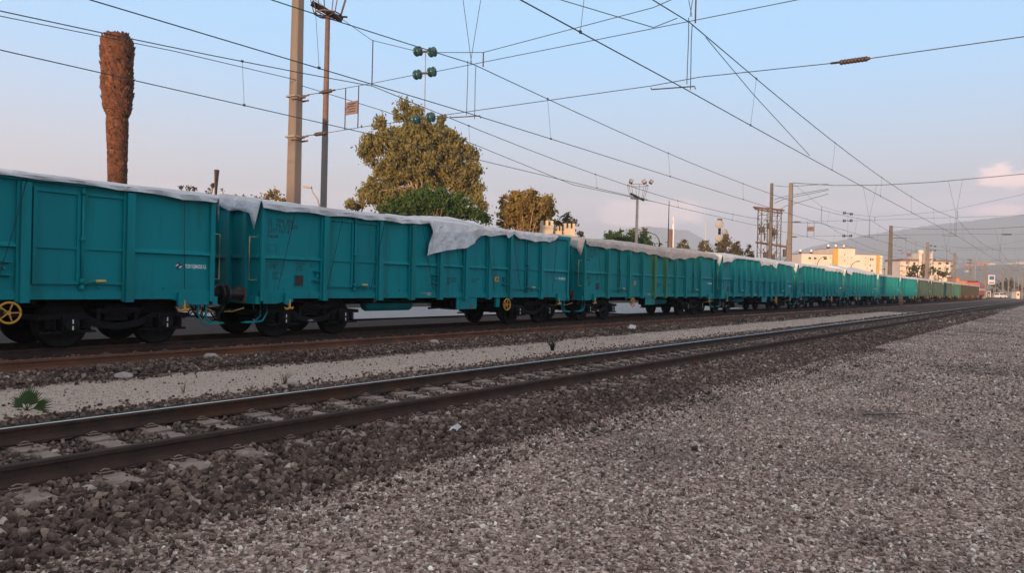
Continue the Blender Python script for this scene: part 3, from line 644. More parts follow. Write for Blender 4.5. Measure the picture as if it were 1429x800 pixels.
specs = [  # start Y, proto, material swap, gear, label
 (-3.75, 0, None, None, 'teal open freight wagon cut off by the left edge, nearest of the train'),
 (10.33, 0, None, None, 'teal open wagon between palm stump and castle towers, under the loose hanging flap'),
 (24.37, 1, None, None, 'teal open wagon streaked with yellow-green dust, third of the train from the left'),
 (38.41, 0, None, None, 'teal open wagon just behind the dust-streaked one'),
 (52.45, 0, None, None, 'teal open wagon below the pink building, left of its ochre stripe'),
 (66.49, 1, TEAL, None, 'teal open wagon whose cover rises to a low peak before the pink building'),
 (80.6, 0, TEAL_B, None, 'brighter teal wagon sitting lower, right of the pink building'),
 (93.1, 0, TEAL, None, 'last clean teal wagon, right behind the short rusty post'),
 (105.6, 0, GREEN_W, None, 'dull grey-green wagon, first weathered one after the teal ones'),
 (118.1, 0, GREEN_W, None, 'dull grey-green wagon, second of the weathered ones'),
 (130.6, 0, GREEN_W, None, 'dull grey-green wagon coupled in front of the deep green one'),
 (143.1, 0, GREEN_D, None, 'deep green wagon between the grey-green and the olive wagons'),
 (155.6, 0, OLIVE_W, RUSTRED, 'olive brown wagon on rust-red bogies, first behind the deep green one'),
 (168.1, 0, OLIVE_W, RUSTRED, 'olive brown wagon, middle one of the three on rust-red bogies'),
 (180.6, 0, OLIVE_W, RUSTRED, 'olive brown wagon coupled to the red locomotive'),
]
WX = -15.75
for i, (y0, pr, b, gear, lab) in enumerate(specs):
    src = (w_std, w_flip)[pr]
    if i == 0: o = w_std
    elif i == 2: o = w_flip
    else: o = copy_tree(src, None, swapto(b, gear) if b else None)
    o.location = (WX, y0, 0); o['label'] = lab
    if i >= 6: o.scale = (1, .89, .985)
# --- tarpaulins
def make_tarp(label, mat, low, u_lo=-.05, u_hi=None, crown=.16, seed=0, ends=(.30, .25), droop=None, ropes=6, corner=.62):
    """low: list of (u on top edge, u at lower edge, drop) along the camera side"""
    u_hi = u_hi or WL+.05; r_ = random.Random(seed); q = MB(); n = int((u_hi-u_lo)/.085)
    tu = [p[0] for p in low]; bu = [p[1] for p in low]; dr = [p[2] for p in low]
    cols = []
    top_z = 3.085
    for i in range(n+1):
        u = u_lo+(u_hi-u_lo)*i/n; b_u = float(np.interp(u, tu, bu)); d = float(np.interp(u, tu, dr))
        k = abs(math.sin(math.pi*(u+.35*seed)/1.25)); d = d - .07*k*min(1, d*3)
        cr = crown*(1+.18*math.sin(u*.9+seed)+.12*abs(math.sin(u*2.5+seed*2)))+ (float(np.interp(u, [a for a, _ in droop], [b for _, b in droop])) if droop else 0)
        row = []
        for s in (0, .33, .66, 1):                                    # near skirt, bottom to top
            bulge = 1.475+(.070+.018*math.sin(u*9+s*3+seed)+.010*math.sin(u*23)+min(.035, .06*max(0, d-.35))*math.sin(u*15+s*5))*min(1, (1-s)*3)
            row.append((bulge, b_u*(1-s)+u*s, top_z-.01-d*(1-s)))
        row[-1] = (1.475, u, top_z)
        for x in (1.2, .8, .4, 0, -.4, -.8, -1.2):
            row.append((x, u, top_z+cr*(1-abs(x/1.475)**1.2)+.006*math.sin(u*7+x*5+seed)+.005*math.sin(u*17+x*3)))
        row.append((-1.475, u, top_z)); row.append((-1.50, u, top_z-.12)); row.append((-1.50, u, top_z-.22-.05*k))
        cols.append(row)
    m = len(cols[0]); vs = [p for row in cols for p in row]
    fs = [(i*m+j, (i+1)*m+j, (i+1)*m+j+1, i*m+j+1) for i in range(n) for j in range(m-1)]
    q.add(vs, fs, mat, False)
    for (e, u, d) in ((0, u_lo, -1), (n, u_hi, 1)):                   # end skirts
        if ends[0 if e == 0 else 1] <= 0: continue
        drop = ends[0 if e == 0 else 1]; row = cols[e][3:-2]; vs = []; c = len(row)
        for k in range(4):
            for j, p in enumerate(row):
                w = abs(math.sin(j*1.9+seed)); dd = (drop*(.75+.35*w) + (corner-drop if j in (0,) else 0))*k/3
                vs.append((p[0]*(1-.02*k/3)-(.10*k/3 if j == 0 else 0), u+d*(.025*k+.01), p[2]-dd if k else p[2]))
        q.add(vs, [(k*c+j, k*c+j+1, (k+1)*c+j+1, (k+1)*c+j) for k in range(3) for j in range(c-1)], mat, True)
    o = q.build('tarpaulin'); 
    bm = bmesh.new(); bm.from_mesh(o.data); bmesh.ops.remove_doubles(bm, verts=bm.verts, dist=.003); bm.to_mesh(o.data); bm.free()
    so = o.modifiers.new('thickness', 'SOLIDIFY'); so.thickness = .006
    tag(o, label, 'tarpaulin', 'sheets covering the wagons')
    for k in range(ropes):
        u = (u_lo+.9 + k*(WL-1.6)/max(1, ropes-1)); d = float(np.interp(u, tu, dr)); b = MB()
        if d > .9: continue
        ue = u + r_.choice((-.45, .35, .5, .05)); b_u = float(np.interp(u, tu, bu))
        b.tube([(1.515, b_u, top_z-d+.03), (1.51, (b_u+ue)/2, 2.0), (1.515, ue, 1.13)], .006, ROPE, 4, cap=False); b.build('tie_rope', o)
    return o
std_low = lambda d: [(-.05, -.05, d), (WL+.05, WL+.05, d)]
T = make_tarp('grey sheet over the leftmost teal wagon', TARP, [(-.05, -.05, .12), (9, 9, .10), (9.8, 9.8, .10), (11.1, 11.1, .13), (12.3, 12.3, .18), (12.9, 12.9, .2)], seed=1, crown=.16, ends=(0, .22), ropes=5, corner=.55)
T.location = (WX, -3.75, 0)
def w2(px, py): p = at_L(px, py, 14.27); return p.y-10.33, 3.085-p.z
pl = []
for (tp, bp, by) in ((598, 598, 311), (603, 604, 331), (606, 593, 357.5), (628, 628, 351.5), (654, 659, 343), (664, 667, 333), (674, 676, 329), (690, 690, 331), (703, 705, 329), (706.5, 706, 334.5), (716, 716, 326), (722, 722, 335), (765, 765, 340), (778, 777, 331)):
    ub, db = w2(bp, by); ut, _ = w2(tp, 312); pl.append((ut, ub, max(.04, db)))
T = make_tarp('grey sheet with a long loose flap hanging down, over the wagon below the big tree', TARP, [(-.05, -.05, .20), (pl[0][0]-.4, pl[0][0]-.4, .17)]+pl, u_hi=pl[-1][0], seed=2, crown=.17, ends=(.34, 0), droop=[(0, 0), (6, 0), (7.4, .12), (8.0, .15), (9.2, 0), (13, -.05)], ropes=9)
T.location = (WX, 10.33, 0)
T = make_tarp('dusty pinkish sheet over the dust-streaked teal wagon', TARP_D, [(-.05, -.05, .22), (.6, .6, .30), (4, 4, .32), (6.5, 6.5, .42), (7.5, 7.5, .50), (9.3, 9.3, .42), (11, 11, .22), (13, 13, .3)], seed=3, crown=.20, ends=(.40, .3), ropes=8, corner=.75)
T.location = (WX, 24.37, 0)
tarp_specs = [
 (38.41, TARP, [(-.05, -.05, .42), (1, 1, .35), (2.0, 2, .10), (5.8, 5.8, .12), (6.0, 6, .40), (8.1, 8.1, .30), (9, 9, .5), (9.4, 9.4, .12), (13, 13, .28)], 'ragged grey sheet over the wagon behind the dust-streaked one', .22),
 (52.45, TARP, [(-.05, -.05, .35), (.9, .9, .12), (6.5, 6.5, .16), (7.2, 7.2, .32), (11, 11, .30), (13, 13, .35)], 'grey sheet over the wagon left of the ochre building stripe', .2),
 (66.49, TARP, [(-.05, -.05, .30), (1.5, 1.5, .45), (2.2, 2.2, .16), (8, 8, .3), (13, 13, .14)], 'grey sheet with a low peak in front of the pink building', .35),
 (80.6, TARP_W, [(-.05, -.05, .25), (13, 13, .22)], 'pale flat sheet over the brighter teal wagon', .05),
 (93.1, TARP, [(-.05, -.05, .2), (13, 13, .2)], 'grey sheet over the last clean teal wagon', .12),
 (105.6, TARP_W, [(-.05, -.05, .2), (8, 8, .18), (9, 9, .45), (10, 10, .15), (13, 13, .2)], 'pale sheet over the first grey-green wagon', .2),
 (118.1, TARP_W, std_low(.25), 'pale sheet over the second grey-green wagon', .12),
 (130.6, TARP_W, std_low(.22), 'pale sheet over the grey-green wagon before the deep green one', .12),
 (143.1, TARP_W, std_low(.25), 'pale sheet over the deep green wagon', .14),
 (155.6, TARP_D, std_low(.3), 'dusty sheet over the first olive brown wagon', .12),
 (168.1, TARP_D, std_low(.3), 'dusty sheet over the middle olive brown wagon', .12),
 (180.6, TARP_D, std_low(.3), 'dusty sheet over the olive brown wagon next to the locomotive', .12)]
for i, (y0, m_, lw, lab, cr) in enumerate(tarp_specs):
    T = make_tarp(lab, m_, lw, seed=4+i, crown=cr, ropes=5 if i < 3 else 0); T.location = (WX, y0, 0)
    if i >= 3: T.scale = (1, .89, .985)

# locomotive
lo = thing('locomotive', 'red and cream locomotive at the far end of the train', 'locomotive', (WX, 193.0, 0))
q = MB(); q.prism([(-1.45, 1.0), (1.45, 1.0), (1.45, 3.2), (1.1, 3.75), (-1.1, 3.75), (-1.45, 3.2)], 0, 14, LOCOR, 1); q.box((-1.47, -.01, 2.0), (1.47, 14.01, 2.45), LOCOW); q.box((-.9, .5, 3.75), (.9, 4, 4.0), DARKSTEEL); q.build('body', lo)
q = MB(); q.box((-1.2, -.03, 2.5), (-.1, -.012, 3.2), WIN); q.box((.1, -.03, 2.5), (1.2, -.012, 3.2), WIN); q.build('windscreen', lo)
for u in (.8, 5, 8, 11.5):
    q = MB(); q.box((1.452, u, 2.6), (1.48, u+1, 3.15), WIN); q.build('side_window', lo)
q = MB(); q.box((-1.4, -.2, .55), (1.4, .0, 1.0), LOCOR); q.box((-1.3, 0, .75), (1.3, 14, .998), DARKSTEEL); q.build('underframe', lo)
for u in (2.4, 11.4):
    b = MB(); b.box((-1.1, u-1.6, .35), (1.1, u+1.6, .72), DARKSTEEL)
    for y in (-1.1, 1.1):
        for s in (-.75, .75): b.lathe([(-.07, 0), (-.07, .5), (.07, .5), (.07, 0)], (s, u+y, .5), (1, 0, 0), WHEEL, 18)
    b.build('bogie', lo)
for x in (-.85, .85):
    b = MB(); b.lathe([(0, .12), (.12, .12), (.13, 0)], (x, -.012, 1.45), (0, -1, 0), WHITEP, 12); b.build('headlight', lo)

# ------------------------------------------------------------ overhead line
WR = .011
def wire(q, pts, r=WR, m=None): q.tube(pts, r, m or WIRE, 5, cap=False)
PORTALS = [-35, 15.1, 65, 115, 165, 215, 265]
def overhead(label, X, zc, zm, sag, stag, doff, far=260, skip=()):
    t = thing('overhead_line', label, 'overhead line', (-X, 0, 0), 0, 'overhead lines strung along the tracks')
    def xc(y): return stag*math.cos(math.pi*(y-15.1)/50)
    ys = np.arange(-20, far, 2.5)
    q = MB(); wire(q, [(-xc(y)*0 + xc(y), y, zc-.06*math.sin(math.pi*((y-15.1) % 50)/50)) for y in ys]); q.build('contact_wire', t)
    def zmess(y): k = ((y-15.1) % 50)/50; return zm-sag*4*k*(1-k)
    q = MB(); wire(q, [(0, y, zmess(y)) for y in ys], WR*1.05); q.build('messenger_wire', t)
    i = 0
    for p in PORTALS[:-1]:
        for k in (4.2, 12.6, 21, 29, 37.4, 45.8):
            y = p+k+doff
            if y > far-5 or y < -6 or i > 60: continue
            q = MB(); z1 = zmess(y); z0 = zc-.06*math.sin(math.pi*k/50); q.tube([(0, y, z1), (xc(y), y, z0)], .0045, WIRE, 4, cap=False)
            for zz, xx in ((z1, 0), (z0, xc(y))): q.box((xx-.012, y-.03, zz-.02), (xx+.012, y+.03, zz+.03), WIRE)
            q.build('dropper', t); i += 1
    return t, zmess
o1, m1 = overhead('overhead contact line above the nearest track, cutting the upper right sky', 6.42, 5.60, 6.95, .62, -.12, 0)
o2, m2 = overhead('overhead contact line above the gravel strip, between the two other lines', 12.25, 5.62, 6.95, .66, .15, -.8)
o3, m3 = overhead('overhead contact line hanging right above the wagons', 15.85, 5.46, 6.86, 1.15, .12, 0)
def mast(x, y, h, r0, label, z0=-.3, mat=CONC, name='catenary_mast', group='concrete masts of the overhead line', square=True):
    t = thing(name, label, 'mast', (x, y, z0), 0, group)
    q = MB(); w = r0
    if square:
        vs = []; 
        for k, (z, s) in enumerate(((0, 1.15), (h*.5, 1.0), (h, .82))):
            for (a, b) in ((-w, -w*.8), (w, -w*.8), (w, w*.8), (-w, w*.8)): vs.append((a*s, b*s, z))
        q.add(vs, [(0, 1, 5, 4), (1, 2, 6, 5), (2, 3, 7, 6), (3, 0, 4, 7), (4, 5, 9, 8), (5, 6, 10, 9), (6, 7, 11, 10), (7, 4, 8, 11), (8, 9, 10, 11)], mat)
    else: q.tube([(0, 0, 0), (0, 0, h)], [w, w*.7], mat, 12)
    q.build('shaft', t, bevel=.03 if square else 0); return t
def insulator(q, c, ax, n=2, r=.115, L=.16, m=GLASSI):
    c = Vector(c); ax = Vector(ax).normalized()
    for k in range(n):
        o = (k-(n-1)/2)*L*.8
        q.lathe([(o-.05, .03), (o-.035, r*.9), (o-.01, r), (o+.01, r*.75), (o+.03, r*.5), (o+.05, .03)], c, ax, m, 12)
ARMM = pm('dull_arm_steel', (.075, .055, .05), (.05, .038, .035), rough=.8)
def portal(Y, left_x, label, first=False, right_x=-4.5):
    t = thing('cross_span', label, 'cross span', (0, Y, 0), 0, 'wire spans carrying the lines across the tracks')
    P = lambda L, z, dy=0: (-L, dy, z)
    q = MB(); wire(q, [P(left_x-.2, 10.2), P(16.03, 8.2), P(14.25, 7.60)], .009); wire(q, [P(13.72, 7.49), P(11.99, 7.22), P(7.31, 7.46), P(2, 8.6), P(right_x, 10.2)], .009); q.build('upper_wire', t)
    q = MB(); wire(q, [P(left_x-.2, 7.0), P(18.2, 6.98)], .012); wire(q, [P(17.6, 6.98), P(15.9, 6.97), P(14.25, 6.98)], .009); wire(q, [P(13.7, 6.96), P(12.3, 6.97), P(6.35, 7.01), P(right_x, 7.1)], .009); q.build('middle_wire', t)
    q = MB(); wire(q, [P(left_x-.2, 5.74), P(18.4, 5.74)], .012); wire(q, [P(17.9, 5.74), P(16, 5.77), P(14.2, 5.76)], .009); wire(q, [P(13.66, 5.77), P(12, 5.77), P(7.3, 5.76), P(6.2, 5.8), P(3.62, 5.70)], .009); wire(q, [P(2.95, 5.69), P(right_x, 5.7)], .009); q.build('lower_wire', t)
    q = MB()                                                         # high sagging pair that carries the whole span
    for dy in (-.12, .12): wire(q, [P(left_x-.2, 10.25, dy), P(15, 9.85, dy), P(11.5, 9.70, dy), P(8, 9.72, dy), P(4, 9.9, dy), P(right_x, 10.35, dy)], .012)
    q.build('head_cable', t)
    q = MB()
    for (a, b) in (((12.9, 9.74), (12.36, 7.0)), ((11.9, 9.71), (12.40, 7.0)), ((7.0, 9.75), (6.42, 7.1)), ((6.1, 9.78), (6.46, 7.1))): wire(q, [P(*a), P(*b)], .008)
    q.build('suspension_wires', t)
    for L, z0, z1 in ((15.99, 6.9, 8.2), (11.98, 6.85, 7.22), (6.34, 6.95, 7.5)):
        q = MB(); q.tube([P(L, z0), P(L, z1)], .016, ARMM, 6); q.build('hanger_rod', t)
    for L, zm_ in ((12.35, 6.95), (6.45, 6.95)):
        q = MB()
        for dx in (-.06, .06): wire(q, [P(L+dx, zm_+.05, dx*4), P(L+dx*1.2, zm_-.3, dx*4), P(L+dx*1.1, 6.2, dx*4), P(L+dx, 5.62, dx*4)], .009)
        q.build('jumper', t)
    for L in (13.04, 7.32, 16.75):
        if L > 14: continue
        q = MB(); q.tube([P(L, 5.72), P(L-.02, 5.68), P(L-1.0, 5.62), P(L-1.02, 5.56)], .014, ARMM, 6); q.build('steady_arm', t)
    for z in (7.55, 6.97, 5.76):
        for L in (14.22, 13.70):
            q = MB(); insulator(q, P(L, z + (.05 if z > 7.2 and L > 14 else (-.05 if z > 7.2 else 0))), (1, 0, 0), 2, .135, .15); q.build('glass_insulator', t)
        q = MB(); q.tube([P(14.1, z+.02), P(13.82, z-.02)], .03, ARMM, 6); q.build('insulator_link', t)
    q = MB(); q.tube([P(13.96, 7.55), P(13.94, 5.78)], .012, GALV, 6); q.build('link_rod', t)
    for (L0, L1, z) in ((18.25, 17.55, 6.98), (18.45, 17.85, 5.74)):
        q = MB(); insulator(q, P((L0+L1)/2, z), (1, 0, 0), 5, .062, .11, PORC); q.tube([P(L0, z), P(L1, z)], .028, PORC, 6); q.build('porcelain_insulator', t)
    q = MB(); insulator(q, P(3.2, 5.69), (1, 0, 0), 8, .052, .075, PORC); q.tube([P(3.62, 5.70), P(2.95, 5.69)], .022, PORC, 6); q.build('porcelain_insulator', t)
    sg = MB()
    for L in (17.08, 16.53): sg.tube([P(L, 6.98), P(L, 5.76)], .016, ARMM, 6)
    sg.box((-17.06, -.012, 6.18), (-16.55, .012, 6.55), SIGNP)
    for k in range(4): sg.box((-16.98+.03*(k % 2), -.016, 6.245+.075*k), (-16.63, -.0125, 6.275+.075*k), ARMM)
    sg.build('warning_sign', t)
    return t
lab_p = {15.1: 'nearest cross span with teal glass insulators in front of the big tree', 65: 'cross span reaching right from the mast pair beside the lattice tower', 115: 'cross span at the mast between the two pale buildings', 165: 'faint distant cross span above the far end of the train'}
for Yp, lx in ((15.1, 19.3), (65, 18.5), (115, 19.1), (165, 18.9)): portal(Yp, lx, lab_p[Yp])
mm = mast(-19.35, 15.1, 12.5, .182, 'tall square concrete mast rising out of the picture, left of the lamp mast')
q = MB()
for z in (6.05, 7.3):
    q.box((-.23, -.20, z-.03), (.23, .20, z+.02), GALV); q.box((.05, -.22, z-.14), (.36, -.18, z-.09), RUSTP); q.box((.05, .18, z-.14), (.36, .22, z-.09), RUSTP); q.tube([(.2, 0, z-.05), (.62, 0, z-.02)], .03, RUSTP, 6)
q.build('bracket', mm)
mast(-18.47, 65, 10.55, .18, 'concrete mast, right one of the pair beside the lattice tower')
CONCD = pm('dark_concrete', (.13, .115, .105), (.09, .08, .075), scale=2.5, rough=.9)
m2_ = mast(-20.0, 64.8, 10.6, .14, 'darker slim mast standing against the lattice tower', mat=CONCD)
for y_, lab in ((115, 'concrete mast between the pink building and the cream one'), ): mm = mast(-19.12, y_, 10.7, .25, lab, mat=CONCD)
q = MB(); q.tube([(.1, 0, 9.0), (1.9, 0, 9.0), (1.9, 0, 7.2), (1.4, 0, 6.9)], .05, GALV, 6); q.build('bracket', mm)
def mast_px(px, ytop, z, r, label, mat=CONC, sq=True, name='catenary_mast', group='concrete masts of the overhead line', h=None):
    p = at_depth(px, ytop, z); return mast(p.x, p.y, p.z+.3, r, label, mat=mat, square=sq, name=name, group=group)
mast_px(1294.5, 338, 140, .30, 'concrete mast in front of the grey stair tower of the cream building')
mast_px(1332.5, 353, 178, .28, 'sunlit mast just right of the cream building')
mast_px(1353.5, 361, 196, .26, 'sunlit mast above the olive brown wagons, left of the locomotive')
mast_px(1375, 368, 215, .36, 'stout sunlit mast standing right beside the locomotive')
mast_px(1400, 374, 255, .28, 'pale mast beside the white van')
mast_px(1408, 374, 290, .22, 'pale mast in front of the dark trees, first right of the van')
mast_px(1416, 386, 290, .24, 'short pale mast in front of the dark trees, second right of the van')
mast_px(1389.5, 386, 280, .13, 'thin pole left of the white van')
mast_px(1427, 380, 250, .20, 'pale mast at the right edge of the picture')
mast_px(1361.5, 353, 205, .14, 'thin lamp pole between two sunlit masts left of the locomotive', mat=GALV, sq=False, name='lamp_pole', group='thin lamp poles')
mast_px(1421.5, 380, 300, .12, 'thin lamp pole second from the right edge', mat=GALV, sq=False, name='lamp_pole', group='thin lamp poles')
mast_px(1301, 350, 150, .13, 'thin pole with round white lamps in front of the cream building', mat=LOCOW, sq=False, name='lamp_pole', group='thin lamp poles')
for Yp in (15.1, 65): mast(4.9, Yp, 12, .25, 'concrete mast right of all tracks, carrying %s' % ('the near span' if Yp < 20 else 'the second span'))
# extra wires ending at the near mast
def single(label, pts, r=.011, cat='wire', name='anchor_wire'):
    q = MB(); wire(q, pts, r); return tag(q.build(name), label, cat)
pa = at_L(0, 22, 19.0); single('anchoring wire running from the left edge to the near mast', [(-19.2, 15.1, 7.48), (-19.1, 11, 7.30), tuple(pa), (-18.9, 1, 7.0)])
pb = at_L(800, 258, 15.8); single('anchoring wire dropping from the near mast behind the big tree to the wagon line', [(-19.2, 15.1, 7.35), (-18.2, 17.8, 6.95), (-17.1, 21.2, 6.3), (-15.8, pb.y, pb.z), (-15.85, pb.y+8, 5.42)])
p1, p2, p3, p4 = at_L(985, 52, 6.42), at_L(1050, 130, 6.42), at_L(1117, 203, 6.42), at_L(1130, 217, 6.42)
single('slack jumper wire sagging between the two wires of the near overhead line', [tuple(p1), tuple(p2), tuple(p3), tuple(p4)], .009)
p0, p1, p2 = at_Y(785, 0, 12.5), at_Y(912, 38, 13.8), at_Y(945, 25, 14.5); single('kinked wire entering from the top edge and clamped to the near overhead line', [tuple(p0+(p0-p1)*.6), tuple(p0), tuple(p1), tuple(p2)], .009)
# portal 2 links between the masts
q = MB()
for z0, z1 in ((10.1, 10.0), (8.9, 9.6), (8.6, 9.5), (7.6, 9.2)): wire(q, [(-19.8, 64.9, z0), (-18.9, 64.9, (z0+z1)/2-.1), (-15.5, 65, z1)], .02)
tag(q.build('feeder_wires'), 'bundle of feeder wires fanning from the mast pair towards the head cable', 'wires')

# lattice switching tower
TOWERM = pm('dark_weathered_steel', (.10, .085, .08), (.07, .06, .055), scale=5, rough=.8)
lt = thing('lattice_tower', 'steel lattice tower with switchgear beside the mast pair', 'tower', (*at_depth(1071, 400, 66).xy, -.3)); lt.scale = (.82, .82, 1.09)
ex = Vector((math.cos(PHI), math.sin(PHI), 0)); ey = Vector((-math.sin(PHI), math.cos(PHI), 0))
def LT(a, b, z): v = ex*a+ey*b; return (v.x, v.y, z)
q = MB(); cs = [(-1.0, -.6), (-.35, -.6), (.35, .6), (1.05, .6), (-1.0, .6), (1.05, -.6)]
for a, b in cs: q.beam(LT(a, b, 0), LT(a, b, 7.9), .08, .08, TOWERM)
for z in np.arange(.6, 7.9, .75):
    for (a, b), (c, d) in ((cs[0], cs[1]), (cs[2], cs[3]), (cs[0], cs[4]), (cs[3], cs[5])):
        q.beam(LT(a, b, z), LT(c, d, z), .04, .04, TOWERM); q.beam(LT(a, b, z), LT(c, d, min(7.8, z+.7)), .03, .03, TOWERM)
q.build('frame', lt)
q = MB(); q.beam(LT(-1.7, 0, 8.0), LT(1.5, 0, 7.8), .5, .10, RUSTP); q.beam(LT(-1.4, .6, 7.9), LT(1.6, .6, 7.6), .12, .12, RUSTP); q.build('top_platform', lt)
q = MB(); q.beam(LT(-1.3, 0, 5.2), LT(1.9, 0, 4.9), .6, .12, RUSTP); q.build('middle_platform', lt)
for a in (-.6, -.1, .4): 
    q = MB(); insulator(q, LT(a, -.5, 5.7), (0, 0, 1), 5, .10, .12, PORC); q.tube([LT(a, -.5, 5.3), LT(a, -.5, 6.4)], .035, TOWERM, 6); q.build('insulator', lt)
q = MB(); q.beam(LT(.0, -.5, 2.9), LT(.7, -.5, 2.9), .4, .9, TOWERM); q.build('switch_box', lt)
q = MB(); q.beam(LT(1.6, 0, 4.4), LT(2.1, 0, 4.4), .4, .6, TOWERM); q.tube([LT(1.9, 0, 4.7), LT(1.95, 0, 5.5)], .04, DARKSTEEL, 6); q.beam(LT(1.2, 0, 3.2), LT(2.1, 0, 4.1), .08, .08, TOWERM); q.build('transformer', lt)
q = MB()
for a in (-1.3, -.4, .2): q.tube([LT(a, -.4, 7.9), LT(a-.12, -.5, 7.0), LT(a+.1, -.5, 6.0), LT(a, -.5, 5.3)], .02, DARKSTEEL, 5)
q.build('cable', lt)
for a, z in ((-.7, 6.2), (.1, 6.5), (.7, 6.0), (-.2, 4.2), (.5, 4.0)):
    q = MB(); q.beam(LT(a-.25, .2, z), LT(a+.25, .2, z+.05), .3, .45, TOWERM); q.beam(LT(a-.35, .1, z-.4), LT(a+.3, .1, z+.5), .07, .07, TOWERM); q.beam(LT(a+.3, .1, z-.4), LT(a-.35, .1, z+.5), .07, .07, TOWERM); q.build('switch', lt)

# floodlight masts
def flood(px, ytop_plat, z, r, label, scale=1.0, lit=False):
    p = at_depth(px, ytop_plat, z); h = p.z+.3
    t = thing('floodlight_mast', label, 'lamp mast', (p.x, p.y, -.3), 0, 'floodlight masts')
    q = MB(); q.tube([(0, 0, 0), (0, 0, h*.55), (0, 0, h)], [r*1.15, r, r*.75], RUSTP if not lit else GALV, 12)
    q.build('pole', t)
    if not lit:
        q = MB(); q.tube([(0, 0, 0), (0, 0, h*.60)], [r*1.16, r*1.01], CONC, 12); q.build('lower_sleeve', t)
    q = MB()
    for k in range(14):
        z_ = h-1-k*.42; q.tube([(.0, 0, z_), (r+.10*(-1)**k, 0, z_)], .010, GALV, 4)
    q.build('rungs', t)
    q = MB(); s = scale; A = lambda a, b, c: (a*ex.x+b*ey.x, a*ex.y+b*ey.y, h+c)
    ring = [(math.cos(k*math.pi/4), math.sin(k*math.pi/4)) for k in range(8)]
    q.tube([A(.55*s*a, .55*s*b, 0) for a, b in ring+ring[:1]], .03, RUSTP, 5); q.tube([A(.85*s*a, .85*s*b, 1.05*s) for a, b in ring+ring[:1]], .03, RUSTP, 5)
    for a, b in ring[::1]: q.tube([A(.55*s*a, .55*s*b, 0), A(.85*s*a, .85*s*b, 1.05*s)], .022, RUSTP, 5); q.tube([A(0, 0, -.08), A(.55*s*a, .55*s*b, 0)], .025, RUSTP, 5)
    q.build('basket', t)
    for a, ang in ((-.6, .3), (.45, -.5), (1.0, .6)):
        q = MB(); M = Matrix.Translation(A(a*s, -.4*s, 1.3*s)) @ Matrix.Rotation(PHI, 4, 'Z') @ Matrix.Rotation(ang, 4, 'Y') @ Matrix.Rotation(-.5, 4, 'X')
        s2 = s*(.62 if lit else 1); q.box((-.24*s2, -.09, -.28*s2), (.24*s2, .09, .28*s2), DARKSTEEL, M); q.box((-.20*s2, -.10, -.24*s2), (.20*s2, -.092, .24*s2), GALV if lit else DARKSTEEL, M); q.build('floodlight', t)
    q = MB(); q.beam(A(-.6*s, -.3, .35*s), A(.55*s, .2, -.15), .18, .18, DARKSTEEL); q.beam(A(0, 0, -.05), A(.8*s, 0, -.08), .06, .06, DARKSTEEL); q.build('platform', t)
    return t
flood(457.5, 20, 31, .125, 'tall lamp mast beside the near concrete mast, its basket cut by the top edge')
flood(889.5, 277, 76, .16, 'distant floodlight mast above the round dark green tree', 1.25, True)

# street lamps
def street_lamp(px, py, z, label, flip=1, arm=1.4, mat=GALV):
    p = at_depth(px, py, z); h = p.z+.3
    t = thing('street_lamp', label, 'street lamp', (p.x, p.y, -.3), 0, 'curved street lamps')
    E = lambda a, c: (a*ex.x, a*ex.y, c)
    q = MB(); q.tube([E(0, 0), E(0, h*.6), E(0, h-1.2), E(-.12*flip, h-.7), E(-.45*flip, h-.25), E(-arm*flip, h)], [.08, .06, .05, .045, .04, .035], mat, 8); q.build('pole', t)
    q = MB(); q.beam(E(-arm*flip, h), E(-(arm+.5)*flip, h+.06), .22, .13, mat); q.build('lamp_head', t); return t
street_lamp(446.5, 262, 45, 'small curved street lamp between the near mast and the lamp mast', 1, .5)
street_lamp(921, 325, 85, 'curved street lamp in front of the far mountain', 1, 1.2, DARKSTEEL)
street_lamp(1141, 358.5, 120, 'curved lamp before the left wing of the pink building', -1, .9, DARKSTEEL)
street_lamp(1187, 365, 120, 'curved lamp before the middle of the pink building', -1, .9, DARKSTEEL)

DISHM = pm('dish_grey', (.36, .36, .34), rough=.7)
# antenna rod, pipe, mast with round dishes, brown posts
p = at_depth(940.5, 277, 95); t = thing('antenna_mast', 'thin antenna mast beside a rusty pipe, right of the far floodlights', 'antenna', (p.x, p.y, -.3))
q = MB(); q.tube([(0, 0, 0), (0, 0, p.z-2)], .14, WHITEP, 8); q.build('tube', t)
q = MB(); q.tube([(-.5, -.3, 2), (-.5, -.3, p.z-4.6), (-.5, -.3, p.z)], [.09, .07, .04], DARKSTEEL, 6); q.beam((-.8, -.5, p.z-5.2), (0, 0, p.z-5.2), .06, .06, DARKSTEEL); q.beam((-.8, -.5, p.z-7.5), (0, 0, p.z-7.5), .06, .06, DARKSTEEL); q.build('rod', t)
p = at_depth(936, 320, 90); q = MB(); q.tube([(0, 0, 0), (.02, 0, p.z*.6), (0, 0, p.z+.3)], [.28, .26, .25], RUSTP, 10); tag(q.build('pipe', loc=(p.x, p.y, -.3)), 'rusty brown chimney pipe rising beside the antenna mast', 'pipe')
p = at_depth(302.5, 237, 33); q = MB(); q.tube([(-.3, -.2, 0), (-.06, -.02, p.z*.6), (0, 0, p.z+.3)], [.14, .11, .11], RUSTP, 10); tag(q.build('wooden_post', loc=(p.x, p.y, -.3)), 'leaning brown post above the gap between the first two wagons', 'post')
p = at_depth(985, 306, 110); q = MB(); q.tube([(0, 0, 0), (0, 0, p.z-2.9), (0, 0, p.z-2.8), (0, 0, p.z+.3)], [.22, .18, .05, .02], LOCOW, 8); tag(q.build('flagpole', loc=(p.x, p.y, -.3)), 'slim pale pole between the yellowish conifers', 'pole')
p = at_depth(1004.5, 308, 92); t = thing('dish_mast', 'mast carrying round pale dishes in front of a conifer', 'antenna mast', (p.x, p.y, -.3))
